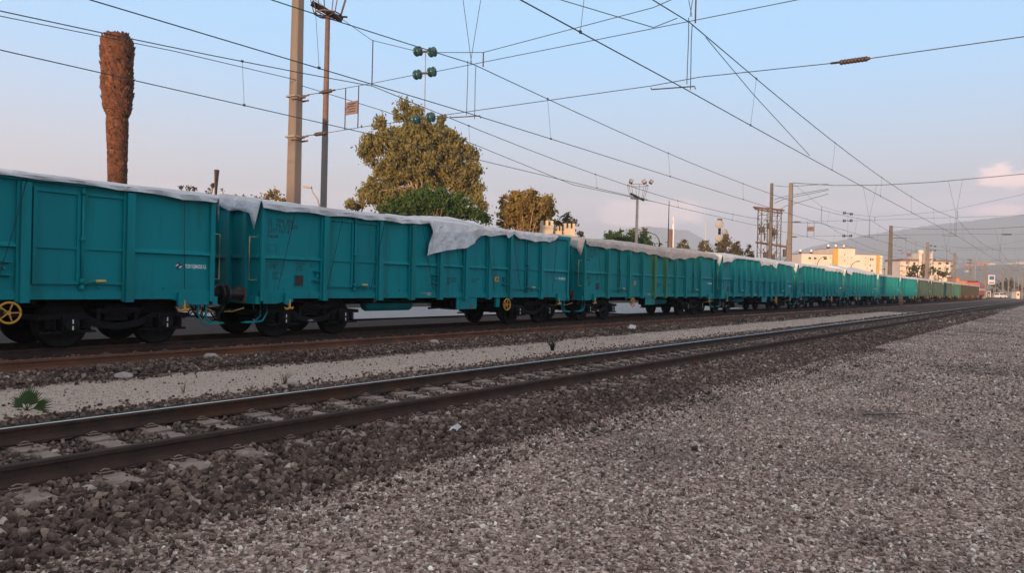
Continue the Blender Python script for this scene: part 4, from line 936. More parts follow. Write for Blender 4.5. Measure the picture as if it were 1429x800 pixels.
q = MB(); q.tube([(0, 0, 0), (0, 0, p.z+.1)], .16, DARKSTEEL, 8); q.tube([(0, 0, p.z), (0, 0, p.z+.5)], .28, DARKSTEEL, 8); q.build('pole', t)
for (a, dz, rr) in ((-.1, -.45, .52), (.6, -1.4, .42), (-.1, -2.2, .50), (.4, -3.2, .45)):
    q = MB(); q.lathe([(-.16, 0), (-.16, rr*.95), (.0, rr), (.03, rr*.9), (.03, 0)], (a*ex.x-.3*ey.x, a*ex.y-.3*ey.y, p.z+.3+dz), (-ey.x+ex.x*(.5 if a > .2 else .1), -ey.y+ex.y*(.5 if a > .2 else .1), 0), DISHM, 18); q.build('dish', t)
q = MB(); q.beam((-.5*ex.x, -.5*ex.y, p.z-2.6), (.9*ex.x, .9*ex.y, p.z-2.6), .25, .35, DARKSTEEL); q.build('crossbeam', t)
p = at_Z(1257, 428, -.2); q = MB(); q.box((-.17, -.12, 0), (.17, .12, 1.15), RUSTP); q.tube([(0, 0, 1.15), (0, 0, 1.75)], .05, CONC, 6); q.box((-.2, -.15, 0), (.2, .15, .12), RUSTP); tag(q.build('marker_post', loc=(p.x, p.y, -.22)), 'short rusty post standing where the pale gravel strip ends', 'post')

# ------------------------------------------------------------ vegetation
def leaf_mesh(centres, radii, per, size, mat, droop=.0, aspect=1.6, seed=0):
    r_ = np.random.default_rng(seed); P = []
    for c, rad in zip(centres, radii):
        k = max(6, int(per*(rad[0] if hasattr(rad, '__len__') else rad)**2)); v = r_.normal(size=(k, 3)); v /= np.linalg.norm(v, axis=1)[:, None]
        rr = np.abs(r_.normal(0, .52, size=(k, 1)))+.08; P.append(np.array(c)[None]+v*rr*np.array(rad if hasattr(rad, '__len__') else (rad, rad, rad*.85))[None])
    P = np.concatenate(P); n = len(P)
    a = r_.normal(size=(n, 3)); a[:, 2] -= droop*2; a /= np.linalg.norm(a, axis=1)[:, None]
    b = r_.normal(size=(n, 3)); b -= (a*b).sum(1)[:, None]*a; b /= np.linalg.norm(b, axis=1)[:, None]
    s = size*r_.uniform(.6, 1.35, size=(n, 1)); A = a*s*aspect/2; B = b*s/2
    V = np.stack([P-A, P+B*.9, P+A, P-B*.9], 1).reshape(-1, 3)
    return V, n
def make_leaves(name, parent, V, n, mat):
    me = bpy.data.meshes.new(name); me.vertices.add(4*n); me.vertices.foreach_set('co', V.astype(np.float32).ravel())
    me.loops.add(4*n); me.loops.foreach_set('vertex_index', np.arange(4*n, dtype=np.int32)); me.polygons.add(n); me.polygons.foreach_set('loop_start', np.arange(0, 4*n, 4, dtype=np.int32)); me.polygons.foreach_set('loop_total', np.full(n, 4, dtype=np.int32))
    me.materials.append(mat); me.update(); me.validate(); o = bpy.data.objects.new(name, me); COL.objects.link(o); o.parent = parent; return o
def tree(name, label, z, base_px, ells, clump_r, per, leaf, mat, bark=BARK, seed=0, density=1.0, droop=0, cat='tree', trunk_r=.25, branches=True, depthf=.8, group=None, aspect=1.6, lean=0):
    """ells: crown lobes as (px, py, rx_px, ry_px), all at real distance z"""
    r_ = random.Random(seed); g0 = at_depth(base_px, 380, z); base = Vector((g0.x, g0.y, -.3))
    t = thing(name, label, cat, base, 0, group); cen = []; rad = []
    k = z/F
    for (ex_, ey_, rx, ry) in ells:
        c = at_depth(ex_, ey_, z) - base; RX, RZ = rx*k, ry*k; RY = RX*depthf
        vol = RX*RZ*RY; nn = max(3, int(density*vol/(clump_r**3)*.55))
        for _ in range(nn):
            while True:
                a, b, d = r_.uniform(-1, 1), r_.uniform(-1, 1), r_.uniform(-1, 1)
                q_ = a*a+b*b+d*d
                if .12 < q_ < 1: break
            sc_ = r_.uniform(.6, 1.25)*clump_r
            p = c + r0*(a*max(.05, RX-sc_*.6)) + ey*(b*max(.05, RY-sc_*.6)) + Vector((0, 0, d*max(.05, RZ-sc_*.5)))
            cen.append(tuple(p)); rad.append(sc_)
    V, n = leaf_mesh(cen, rad, per, leaf, mat, droop, aspect, seed)
    make_leaves('crown', t, V, n, mat)
    q = MB(); top = max(c[2] for c in cen); cx = sum(c[0] for c in cen)/len(cen); cy = sum(c[1] for c in cen)/len(cen)
    fork = Vector((cx*.3, cy*.3, top*.35))
    q.tube([(0, 0, 0), tuple(fork*.5), tuple(fork)], [trunk_r*1.3, trunk_r, trunk_r*.85], bark, 9)
    q.tube([tuple(fork), (cx*.7, cy*.7, top*.62), (cx, cy, top*.88)], [trunk_r*.8, trunk_r*.5, trunk_r*.15], bark, 7)
    if branches:
        for c in r_.sample(cen, min(len(cen), 34)):
            c = Vector(c); st = fork.lerp(Vector((cx, cy, top*.8)), r_.uniform(0, .6)); mid = st.lerp(c, .5)+Vector((0, 0, -.03*(c-st).length))
            q.tube([tuple(st), tuple(mid), tuple(c)], [trunk_r*.35, trunk_r*.2, .02], bark, 5, cap=False)
    q.build('trunk', t); return t
tree('eucalyptus_tree', 'tall brownish eucalyptus with open drooping foliage behind the wagons', 60, 590,
     [(566, 160, 26, 20), (528, 172, 18, 14), (596, 178, 34, 26), (560, 200, 44, 28), (620, 205, 32, 26), (520, 210, 22, 26), (650, 218, 24, 22), (600, 235, 44, 26), (540, 246, 30, 22), (655, 238, 22, 18), (516, 262, 24, 18), (664, 272, 18, 26), (640, 262, 22, 18), (500, 284, 24, 14), (560, 280, 40, 20), (672, 298, 14, 18), (640, 240, 32, 30), (600, 215, 40, 40), (566, 146, 14, 10), (590, 218, 62, 54), (522, 200, 20, 26), (530, 272, 34, 20)],
     .50, 560, .15, L_EUC, BARKP, seed=3, density=1.9, droop=.6, trunk_r=.42, aspect=2.2)
tree('broadleaf_tree', 'bushy deep green tree in front of the eucalyptus', 49, 605, [(570, 290, 42, 22), (605, 284, 48, 28), (640, 294, 36, 24), (668, 304, 20, 14), (545, 300, 24, 18)], .50, 420, .14, L_GREEN, seed=4, density=3.4, depthf=.7)
tree('plane_tree', 'golden yellow plane tree left of the castle towers', 50, 735, [(733, 292, 44, 26), (712, 288, 22, 22), (758, 284, 16, 16), (735, 286, 30, 24), (716, 302, 22, 20), (756, 300, 22, 20), (734, 312, 38, 20), (704, 314, 12, 8)], .42, 520, .14, L_YEL, BARKP, seed=5, density=2.4)
tree('plane_tree', 'greener thin tree right behind the castle towers', 52, 795, [(786, 306, 16, 14), (800, 314, 14, 12), (775, 316, 20, 14), (812, 324, 8, 8)], .40, 380, .13, L_OLV, seed=6, density=1.6)
tree('broadleaf_tree', 'round dark green tree below the far floodlight mast', 80, 872, [(862, 336, 24, 16), (886, 334, 24, 14), (876, 342, 36, 14), (908, 344, 12, 9)], .6, 320, .17, L_GREEN, seed=7, density=2.8)
def conifer(label, px, top, z, wpx, mat, seed, per=170):
    p = at_depth(px, top, z); H_ = p.z+.3; r_ = random.Random(seed); t = thing('conifer', label, 'conifer', (p.x, p.y, -.3), 0, 'small conifers behind the train'); W_ = wpx*z/F*1.9
    cen = []; rad = []
    k = 0
    for h in np.arange(H_*.12, H_, .38):
        w = W_*(1-h/H_)**.8*1.0+.08
        for _ in range(int(5+w*9)):
            a = r_.uniform(0, 6.28); d = w*r_.uniform(.35, 1.05); cen.append((d*math.cos(a), d*math.sin(a), h-.12*d+r_.uniform(-.2, .2))); rad.append(.26+.12*w)
    V, n = leaf_mesh(cen, rad, per, .13, mat, .2, 1.8, seed); make_leaves('crown', t, V, n, mat)
    q = MB(); q.tube([(0, 0, 0), (0, 0, H_*.97)], [.16, .03], BARK, 7); q.build('trunk', t)
for (lab, px, top, w, m_) in (('pointed conifer leaning out of the round green tree', 899, 318, 18, L_CON), ('low yellowish conifer left of the brown pipe', 921, 342, 12, L_OLV), ('yellowish conifer right of the antenna mast', 953, 333, 26, L_CON), ('broad yellowish conifer right of the slim pale pole', 984, 334, 24, L_CON), ('tallest conifer, beside the mast with dishes', 1014, 326, 26, L_CON), ('dark green conifer right of the tallest one', 1029, 337, 18, L_DRK), ('small dark spiky conifer left of the lattice tower', 1046, 343, 13, L_DRK)):
    conifer(lab, px, top, 90, w, m_, int(px))
tree('shrub', 'yellow-brown bushy treetop left of the near concrete mast', 40, 384, [(385, 272, 12, 9), (370, 277, 14, 8), (395, 278, 10, 8)], .35, 330, .11, L_YEL, seed=11, cat='shrub', trunk_r=.06, density=.9)
tree('shrub', 'sparse treetop showing above the second wagon, right of the brown post', 41, 340, [(326, 276, 10, 9), (345, 276, 14, 8), (358, 279, 12, 8), (312, 268, 7, 14)], .3, 220, .11, L_OLV, seed=12, cat='shrub', trunk_r=.05, density=.55)
tree('shrub', 'few twiggy shoots above the first wagon, left of the brown post', 36, 268, [(253, 262, 4, 5), (264, 258, 4, 9), (271, 262, 4, 8), (290, 266, 5, 9), (298, 256, 4, 10)], .16, 420, .09, L_OLV, seed=13, cat='shrub', trunk_r=.04, density=1.2)
tree('olive_tree', 'olive green tree in front of the left half of the cream building', 150, 1280, [(1282, 380, 17, 12), (1292, 374, 12, 8), (1270, 386, 10, 8), (1275, 376, 7, 6)], 1.0, 60, .30, L_OLV, seed=15, density=1.3)
tree('olive_tree', 'olive green tree in front of the right half of the cream building', 155, 1312, [(1310, 384, 14, 10), (1318, 382, 9, 8), (1303, 377, 7, 6)], 1.0, 60, .30, L_OLV, seed=16, density=1.3)
tree('roadside_tree', 'dark rounded tree behind the white van', 300, 1400, [(1392, 401, 11, 9), (1402, 395, 12, 10), (1410, 402, 11, 9)], 1.7, 24, .55, L_DRK, seed=17, density=1.6, depthf=.5)
tree('roadside_tree', 'dark rounded tree right of the van, towards the right edge', 310, 1418, [(1416, 398, 8, 9), (1424, 402, 7, 8)], 1.7, 24, .55, L_DRK, seed=18, density=1.6, depthf=.5)
tree('roadside_tree', 'low dark tree between the locomotive and the blue board', 330, 1384, [(1383, 406, 6, 5), (1390, 407, 6, 5)], 1.4, 24, .5, L_DRK, seed=19, density=1.5, depthf=.5)

# palm trunk without its fronds
pt = thing('palm_tree', 'frondless shaggy brown palm trunk, thicker towards the top', 'palm tree', (-21.72, 10.86, -.3))
prof = [(0, .24), (3.5, .26), (4.4, .27), (5.2, .29), (5.9, .33), (6.15, .31), (6.35, .42), (6.7, .47), (7.2, .49), (7.6, .48), (7.9, .53), (8.2, .50), (8.42, .30), (8.5, .0)]
def tube_r(h): return .80*float(np.interp(h, [a for a, _ in prof], [b for _, b in prof]))
def tube_c(h): return (-.0 - .09*max(0, (h-4.5))/4, -.05*max(0, (h-4.5))/4)
q = MB(); hs = np.linspace(0, 8.5, 70); n = 22; vs = []
for h in hs:
    cx, cy = tube_c(h)
    for k in range(n): a = 2*math.pi*k/n; rr = tube_r(h)*(.93+.07*math.sin(k*5+h*9)); vs.append((cx+rr*math.cos(a), cy+rr*math.sin(a), h))
q.add(vs, [(i*n+k, i*n+(k+1) % n, (i+1)*n+(k+1) % n, (i+1)*n+k) for i in range(len(hs)-1) for k in range(n)], PALMT, True); q.build('trunk', pt)
q = MB(); rr_ = random.Random(5)
h = 3.2
while h < 8.4:
    cx, cy = tube_c(h); rad = tube_r(h); cnt = int(18+rad*26)
    for k in range(cnt):
        a = 2*math.pi*(k+rr_.random())/cnt; w = .05+.03*rr_.random(); up = Vector((0, 0, 1)); out = Vector((math.cos(a), math.sin(a), 0)); side = out.cross(up)
        p = Vector((cx, cy, h+rr_.uniform(-.05, .05)))+out*rad*.9; L_ = rr_.uniform(.06, .13)*(1.2 if h > 6.2 else .75); tilt = rr_.uniform(.35, .95)
        d = (out*tilt+up*(1-tilt*.3)).normalized()
        q.add([p-side*w, p+side*w, p+side*w*.6+d*L_, p-side*w*.5+d*L_*.9, p-side*w+out*.05-up*.05, p+side*w+out*.05-up*.05], [(0, 1, 2, 3), (4, 5, 2, 3), (0, 3, 4), (1, 5, 2), (0, 4, 5, 1)], PALMT)
    h += .07
for k in range(60):
    a = rr_.uniform(0, 6.28); d = rr_.uniform(0, .38); p = Vector((tube_c(8.3)[0]+d*math.cos(a), tube_c(8.3)[1]+d*math.sin(a), 8.42-d*.45)); q.tube([p, p+Vector((math.cos(a)*.05, math.sin(a)*.05, rr_.uniform(.06, .15)))], .022, PALMT, 4)
q.build('leaf_stubs', pt)

# ------------------------------------------------------------ buildings
def block(q, c, w, d, h, mat, z0=-.3, rot=PHI, dx=0, dy=0):      # dx to the right as seen, dy away
    M = Matrix.Translation((c.x, c.y, 0)) @ Matrix.Rotation(rot, 4, 'Z')
    q.box((dx-w/2, dy, z0), (dx+w/2, dy+d, h), mat, M); return M
zb = 250.; k = zb/F
pc = at_depth(1174, 400, zb)
Bd = thing('apartment_building', 'long pale pink building with ochre stripes and a raised middle block', 'building', (pc.x, pc.y, -.3), PHI)
def hy(py, px=1174): return at_depth(px, py, zb).z+.3
def bx(px): return (px-1174)*k
q = MB(); q.box((bx(1117.5), 0, 0), (bx(1160), 14, hy(355.5)), WALLP); q.box((bx(1160.1), -.5, 0), (bx(1191), 15, hy(347)), WALLP); q.box((bx(1191.1), 0, 0), (bx(1222), 14, hy(355)), WALLP); q.box((bx(1226), 0.6, 0), (bx(1231.5), 14, hy(355.5)), WALLC); q.build('wall', Bd)
q = MB(); q.box((bx(1160), -.75, 0), (bx(1167), -.502, hy(347.3)), OCHRE); q.box((bx(1222.1), -.3, 0), (bx(1225.9), 14, hy(354.7)), OCHRE); q.build('ochre_stripe', Bd)
q = MB(); q.box((bx(1117), -.2, hy(355.4)), (bx(1160), 14.2, hy(354.8)), ROOFC); q.box((bx(1191.2), -.2, hy(354.9)), (bx(1222), 14.2, hy(354.3)), ROOFC); q.box((bx(1160), -.7, hy(346.9)), (bx(1191), 15.2, hy(346.3)), ROOFC); q.build('roof', Bd)
for wx, wy, ww, wh, yy in [(1129, 361.5, 3.6, 2.8, 0), (1136.5, 361.5, 3.4, 2.8, 0), (1150.5, 361.5, 4.5, 3, 0), (1157.5, 360, 1, 1.4, 0), (1137.5, 368.5, 1, 1, 0), (1153.5, 368.5, .9, 1, 0), (1157.5, 368.5, .9, 1, 0), (1176.6, 355.5, 1.1, 1.5, -.5), (1176.6, 364, 1.1, 1.5, -.5), (1181, 359.5, .9, 1, -.5), (1186, 359.5, 1, 1.2, -.5), (1181, 368, .9, 1, -.5), (1185.5, 368, 1, 1, -.5), (1207, 359.5, .9, 1.2, 0), (1214, 361, 1.8, 3.4, 0), (1217, 361, 1.6, 3, 0), (1207, 368.5, .9, 1, 0), (1213.5, 369.5, 1.2, 2.6, 0), (1209.5, 374, 1, 1.4, 0), (1216, 377, 3, 2.6, 0)]:
    q = MB(); q.box((bx(wx-ww/2), yy-.06, hy(wy+wh/2)), (bx(wx+ww/2), yy-.01, hy(wy-wh/2)), WIN); w_ = q.build('window', Bd)
    q = MB(); q.box((bx(wx-ww/2)-.1, yy-.12, hy(wy+wh/2)-.12), (bx(wx+ww/2)+.1, yy-.005, hy(wy+wh/2)-.01), WINFR); q.build('sill', w_)
for px_, zt, y_ in ((1172.5, 341, -.1), (1184, 341, -.1), (1162, 343, 2), (1122.5, 352.5, 2), (1138, 353, 2), (1193.5, 348, 3)):
    q = MB(); zz = hy(347 if px_ in (1172.5, 1184, 1162) else 355); q.box((bx(px_)-.35, 4, zz), (bx(px_)+.35, 4.7, zz+(.7)), DARKSTEEL); q.lathe([(0, .35), (.8, .35), (.85, 0)], (bx(px_), 4.3, zz+.7), (0, 0, 1), WHITEP, 10); q.build('roof_tank', Bd)
for a, b in ((1226.5, 358), (1226.5, 363), (1226.5, 368), (1226.5, 373)):
    q = MB(); q.box((bx(1226), -.4, hy(b+.8)), (bx(1231), .58, hy(b-.4)), WINFR); q.build('balcony', Bd)
# cream building
zb = 290.; k = zb/F; pc = at_depth(1292, 400, zb)
B2 = thing('apartment_building', 'cream apartment block with balconies and a grey stair tower', 'building', (pc.x, pc.y, -.3), PHI)
def hy2(py): return at_depth(1292, py, zb).z+.3
def bx2(px): return (px-1292)*k
q = MB(); q.box((bx2(1258), 1.2, 0), (bx2(1268.5), 13, hy2(365)), WALLP); q.box((bx2(1268.6), 0, 0), (bx2(1284.5), 14, hy2(365)), WALLC); q.box((bx2(1296), 0, 0), (bx2(1326), 14, hy2(365)), WALLC); q.box((bx2(1280), -.6, 0), (bx2(1284.4), 6, hy2(354)), WALLC); q.box((bx2(1295.5), -.4, hy2(367)), (bx2(1299), 6, hy2(354)), WALLC); q.build('wall', B2)
q = MB(); q.box((bx2(1284.6), -1.0, 0), (bx2(1295.4), 8, hy2(354.5)), WALLG); q.build('stair_tower', B2)
q = MB(); q.lathe([(0, 1.1), (1.5, 1.1), (1.8, 0)], (bx2(1289.5), 3, hy2(354.5)), (0, 0, 1), WALLC, 12); q.build('roof_turret', B2)
q = MB(); q.box((bx2(1257), -.8, hy2(365)), (bx2(1280), 13, hy2(362.3)), ROOFC); q.box((bx2(1299.2), -.8, hy2(365)), (bx2(1327), 14.5, hy2(363)), ROOFC); q.build('roof', B2)
for zz in (371.7, 378.8, 385):
    q = MB(); q.box((bx2(1257), -.9, hy2(zz+.6)), (bx2(1268.4), 1.19, hy2(zz-.2)), WINFR); q.box((bx2(1257), -.95, hy2(zz)), (bx2(1268.4), -.8, hy2(zz-2.0)), WALLP); q.build('balcony', B2)
    q = MB(); q.box((bx2(1318), -.9, hy2(zz+.6)), (bx2(1324), -.01, hy2(zz-1.6)), WALLC); q.build('balcony', B2)
for wx, wy, ww, wh in [(1267, 368, 2, 4.6), (1267, 375, 2, 4.6), (1275, 368, 3, 3), (1275.5, 375.5, 3.5, 2.4), (1274, 382, 3, 2.5), (1300, 367.5, 3.5, 3), (1310.5, 367.3, 4.4, 2.4), (1321, 367, 4, 3.4), (1321, 374.8, 4, 3.2), (1310.5, 374.5, 4, 2.4), (1301, 375, 3, 2.6), (1321, 381.5, 4, 3)]:
    q = MB(); yy = 1.2 if wx == 1267 else 0; q.box((bx2(wx-ww/2), yy-.07, hy2(wy+wh/2)), (bx2(wx+ww/2), yy-.01, hy2(wy-wh/2)), WIN); w_ = q.build('window', B2)
    q = MB(); q.box((bx2(wx-ww/2)-.1, yy-.14, hy2(wy+wh/2)-.14), (bx2(wx+ww/2)+.1, yy-.005, hy2(wy+wh/2)-.01), WINFR); q.build('sill', w_)
def small_building(label, x0, x1, ytop, z, mat, d=8, wins=(), roofh=.5, name='house', cat='house', ybase=None, rmat=None, zb_=None):
    c = at_depth((x0+x1)/2, 400, z); kk = z/F; b = thing(name, label, cat, (c.x, c.y, -.3 if zb_ is None else zb_), PHI); w = (x1-x0)*kk; top = at_depth((x0+x1)/2, ytop, z).z+.3 - (0 if zb_ is None else zb_+.3)
    q = MB(); q.box((-w/2, 0, 0), (w/2, d, top), mat); q.build('wall', b)
    q = MB(); q.box((-w/2-.3, -.3, top+.002), (w/2+.3, d+.3, top+roofh), rmat or ROOFC); q.build('roof', b)
    for (a, h_, ww, hh) in wins:
        q = MB(); q.box((-w/2+a*w-ww/2, -.07, top*h_-hh/2), (-w/2+a*w+ww/2, -.01, top*h_+hh/2), WIN); q.build('window', b)
    return b
small_building('small cream annex left of the cream apartment block', 1244.5, 1257, 376, 300, WALLC, 10, [(.35, .55, 1.2, 1.2), (.35, .8, 1.2, 1.2), (.75, .72, 1.4, 2)], .4)
small_building('orange brick hut above the grey-green wagons', 1334, 1339, 388, 240, BRICKO, 5, [(.5, .7, .8, .8)], .3)
small_building('long low orange shed above the olive wagons', 1339.5, 1362, 392.5, 250, BRICKO, 5, [(.2, .75, .8, .6), (.45, .75, .8, .6), (.7, .75, .8, .6)], .35)
small_building('small pale kiosk right of the locomotive', 1377, 1383, 405, 320, WALLC, 5, [(.5, .6, 1, .8)], .3)
small_building('low pale hut at the far end of the tracks, left of the right-edge mast', 1418.5, 1423.5, 407, 260, WALLC, 3, [(.5, .6, .6, .6)], .2)
# castle-like small towers
ct = thing('castle_towers', 'three beige battlemented towers peeking above the third wagon', 'tower', (*at_depth(775, 400, 47).xy, -.3), PHI); kk = 47/F
for (a, b, y_, dep) in ((752.5, 770, 315, 0), (772, 783, 321.5, .5), (785, 800, 318.5, -.2)):
    q = MB(); x0, x1 = (a-775)*kk, (b-775)*kk; h = at_depth(775, y_, 47).z+.3; w = x1-x0; q.box((x0, dep, 0), (x1, dep+w, h), WALLB)
    for i in range(3):
        for j in range(3):
            if i == 1 and j == 1: continue
            cw = w/5; q.box((x0+i*2*cw, dep+j*2*cw, h+.001), (x0+i*2*cw+cw, dep+j*2*cw+cw, h+.30), WALLB)
    q.build('turret', ct)
# hill-top buildings
for (lab, x0, x1, yt, m_, z_) in (('orange sunlit block on the hilltop, left of the others', 1348, 1355, 368, BRICKO, 1480), ('wide orange sunlit building crowning the hill', 1363, 1379, 365.5, BRICKO, 1490), ('pale orange wing at the right end of the hilltop row', 1379.5, 1388, 367, WALLP, 1485), ('low white house on the hill near the right edge', 1407.5, 1416, 366.8, WALLC, 1480), ('long white house on the hill cut by the right edge', 1417, 1436, 366, WALLP, 1485)):
    small_building(lab, x0, x1, yt, z_, m_, 20, [(.3, .85, 2.5, 2), (.6, .85, 2.5, 2)], 1.2, zb_=30.)
for i, (px_, py_, w_) in enumerate(((1350.5, 377, 4), (1368, 382, 3.2), (1352, 385, 2), (1358, 388, 2.2), (1366, 391, 2.4), (1341, 386, 2), (1375, 379, 2.2), (1412, 379, 2.2), (1424, 377, 2.6), (1402, 381, 2))):
    zz = 1150 - i*4
    zt = at_depth(px_, py_, zz).z
    small_building(['white house low on the hillside, largest and leftmost', 'small house with a pale gable below the hilltop row', 'tiny pale house left of the lamp pole', 'tiny pale house between two sunlit masts', 'tiny pale house above the locomotive', 'tiny pale house right of the cream block', 'tiny house just below the wide hilltop building', 'tiny house above the dark trees, middle of three', 'tiny house above the dark trees, near the right edge', 'tiny house above the white van'][i], px_-w_/2, px_+w_/2, py_, zz, (WALLC, WALLP)[i % 2], 6, (), .8, zb_=zt-5)
# blue board, van
p = at_depth(1384.5, 384, 300); t = thing('billboard', 'white and blue board on posts left of the dark trees', 'billboard', (p.x, p.y, -.3), PHI); kk = 300/F
q = MB(); q.box((-5*kk, 0, p.z-3.4), (4.2*kk, .3, p.z+.3), WHITEV); q.build('board', t)
q = MB(); q.box((-3.6*kk, -.03, p.z-1.6), (3.0*kk, -.005, p.z-.1), BLUES); q.box((-3.6*kk, -.03, p.z-3.0), (3.0*kk, -.005, p.z-2.5), RUSTP); q.build('board_face', t)
for a in (-4.6, 3.8):
    q = MB(); q.tube([(a*kk, .45, 0), (a*kk, .45, p.z)], .12, GALV, 6); q.build('post', t)
p = at_Z(1396, 414.5, -.25); p = at_depth(1396, 413, 250)
t = thing('van', 'small white van parked beside the pale mast at the far end', 'van', (p.x, p.y, -.25), PHI+.5)
q = MB(); q.prism([(-2.1, .35), (2.0, .35), (2.0, 1.1), (1.35, 1.25), (.8, 1.95), (-2.1, 1.95)], -.85, .85, WHITEV, 1); q.build('body', t, bevel=.06)
q = MB(); q.prism([(1.32, 1.28), (.86, 1.86), (.2, 1.86), (.2, 1.28)], -.86, -.852, WIN, 1); q.box((-1.9, -.86, 1.28), (.05, -.852, 1.8), WIN); q.build('side_window', t)
q = MB(); q.box((-2.12, -.7, 1.25), (-2.102, .7, 1.8), WIN); q.build('rear_window', t)
for a in (-1.3, 1.3):
    for s in (-.82, .82): q = MB(); q.lathe([(-.1, 0), (-.1, .33), (.1, .33), (.1, 0)], (a, s, .33), (0, 1, 0), RUBBER, 16); q.build('wheel', t)
# bollards / small posts at the crossing
for i, (px_, lab) in enumerate(((1390.5, 'white bollard left of the van'), (1405, 'white bollard just right of the pale mast'), (1412.5, 'white bollard before the dark trees'), (1386, 'white bollard nearest to the locomotive'))):
    p = at_Z(px_, 415.5, -.25); q = MB(); q.lathe([(0, .16), (.9, .14), (1.0, .08), (1.02, 0)], (0, 0, 0), (0, 0, 1), WHITEP, 10); tag(q.build('bollard', loc=(p.x, p.y, -.27)), lab, 'bollard', 'white bollards at the far crossing')

# ------------------------------------------------------------ small things on the ground
def rock(name, label, px, py, s, mat, seed, zg=-.25, flat=.6, cat='stone', group=None):
    r_ = random.Random(seed); p = at_Z(px, py, zg); bm = bmesh.new(); bmesh.ops.create_icosphere(bm, subdivisions=2, radius=s)
    for v in bm.verts: v.co *= r_.uniform(.82, 1.12); v.co.z *= flat
    me = bpy.data.meshes.new(name); bm.to_mesh(me); bm.free(); me.materials.append(mat); o = bpy.data.objects.new(name, me); COL.objects.link(o); o.location = (p.x, p.y, gz(p.x, p.y)+s*flat*.4); o.rotation_euler = (0, 0, r_.uniform(0, 6)); return tag(o, label, cat, group)
STONEP = pm('pale_stone', (.42, .35, .32), (.33, .27, .25), scale=20, rough=.9, bump=.4)
rock('stone', 'pale stone lying alone on the open gravel at the right', 1290, 603, .075, STONEP, 1)
rock('stone', 'pale rounded stone in the ballast left of the near rail, below the seedling', 40, 535+0, .0001, STONEP, 2) if 0 else None
rock('stone', 'large pale stone at the upper edge of the gravel strip, above the seedling', 172, 527, .13, STONEP, 3, -.2)
rock('stone', 'light stone leaning against the rust-orange rail', 294, 503, .13, STONEP, 4, -.2)
rock('stone', 'pale stone in the ballast beside the dry weed', 409, 537, .10, STONEP, 5, -.2)
rock('stone', 'whitish stone between the near rails by the left edge', 40, 620, .075, STONEP, 6, -.2)
rock('stone', 'white stone in the front ballast at lower left', 123, 686, .06, STONEP, 7, -.2)
rock('stone', 'pale stone at the strip edge near the distant bend', 606, 481, .14, STONEP, 8, -.2)
def litter(label, px, py, pts, mat, zg=-.24, name='paper_scrap', cat='litter', thick=.01):
    p = at_Z(px, py, zg); q = MB(); n = len(pts); vs = [(a*ex.x+b*ey.x, a*ex.y+b*ey.y, c) for a, b, c in pts]+[(a*ex.x+b*ey.x, a*ex.y+b*ey.y, c+thick) for a, b, c in pts]
    q.add(vs, [tuple(range(n))[::-1], tuple(range(n, 2*n))]+[(i, (i+1) % n, n+(i+1) % n, n+i) for i in range(n)], mat); return tag(q.build(name, loc=(p.x, p.y, gz(p.x, p.y)+.02)), label, cat)
litter('crumpled white scrap on the front ballast slope', 634, 612, [(-.06, 0, 0), (.02, -.05, .01), (.07, 0, .05), (.03, .04, .07), (-.04, .05, .03)], PAPER)
litter('white paper scrap beside the rust-orange rail', 882, 461, [(-.16, 0, 0), (.1, -.05, .0), (.16, .1, .12), (-.05, .14, .16)], PAPER, -.2)
0 and litter('small white shard on the gravel at the bottom of the picture', 975+0, 748, [(-.03, 0, 0), (.02, -.01, .0), (.035, .02, .02), (-.01, .03, .02)], PAPER)
bg_ = rock('plastic_bag', 'crumpled pale blue plastic bag beside the rail under the first wagon', 245, 468, .22, PLASTIC, 9, -.1, .42, 'bag'); bg_.location = (-15.25, 8.35, -.08)
# palm seedling on the pale strip
p = at_Z(37, 573, -.21); t = thing('palm_seedling', 'small green fan palm seedling on the pale gravel strip', 'palm seedling', (p.x, p.y, -.22))
r_ = random.Random(3)
for a, el_, L_ in ((-1.3, .75, .26), (.2, 1.35, .34), (1.4, .40, .36), (-.5, 1.1, .30), (.8, 1.0, .30), (-1.6, .15, .14)):
    q = MB(); cdir = Vector((math.sin(a)*math.cos(el_)*ex.x, math.sin(a)*math.cos(el_)*ex.y, math.sin(el_))) + ey*.15*math.cos(a); cdir.normalize()
    side = cdir.cross(ey).normalized(); o0 = cdir*L_*.22
    q.tube([(0, 0, 0), tuple(o0)], .006, L_PALM, 5)
    for k in range(-4, 5):
        th = k*.12; d = (cdir*math.cos(th)+side*math.sin(th)).normalized(); w = side.cross(d).normalized().cross(d)*.011 + ey*.004
        tip = o0+d*L_*.75*(1-.03*abs(k)) - Vector((0, 0, .02*abs(k)*.5)); m_ = o0.lerp(tip, .5)
        q.add([o0, m_-w, tip, m_+w], [(0, 1, 2, 3)], L_PALM)
    q.build('leaf', t)
def weed(label, px, py, zg, h, n, mat, spread=.5, seed=0, w=.006):
    p = at_Z(px, py, zg); q = MB(); r_ = random.Random(seed)
    for _ in range(n):
        a = r_.uniform(0, 6.28); s = r_.uniform(.1, spread); hh = h*r_.uniform(.4, 1); b = Vector((r_.uniform(-.03, .03), r_.uniform(-.03, .03), -.02)); m_ = b+Vector((math.cos(a)*s*hh*.4, math.sin(a)*s*hh*.4, hh*.6)); e = b+Vector((math.cos(a)*s*hh*1.1, math.sin(a)*s*hh*1.1, hh)); q.tube([b, m_, e], [w, w*.7, w*.2], mat, 4)
        if r_.random() < .5: q.tube([m_, m_+Vector((r_.uniform(-.4, .4)*hh, r_.uniform(-.4, .4)*hh, .3*hh))], [w*.6, w*.2], mat, 4)
    return tag(q.build('weed', loc=(p.x, p.y, gz(p.x, p.y))), label, 'weed')
weed('dry twiggy weed beside the shiny rail', 398, 535, -.2, .22, 14, DRY, .8, 1)
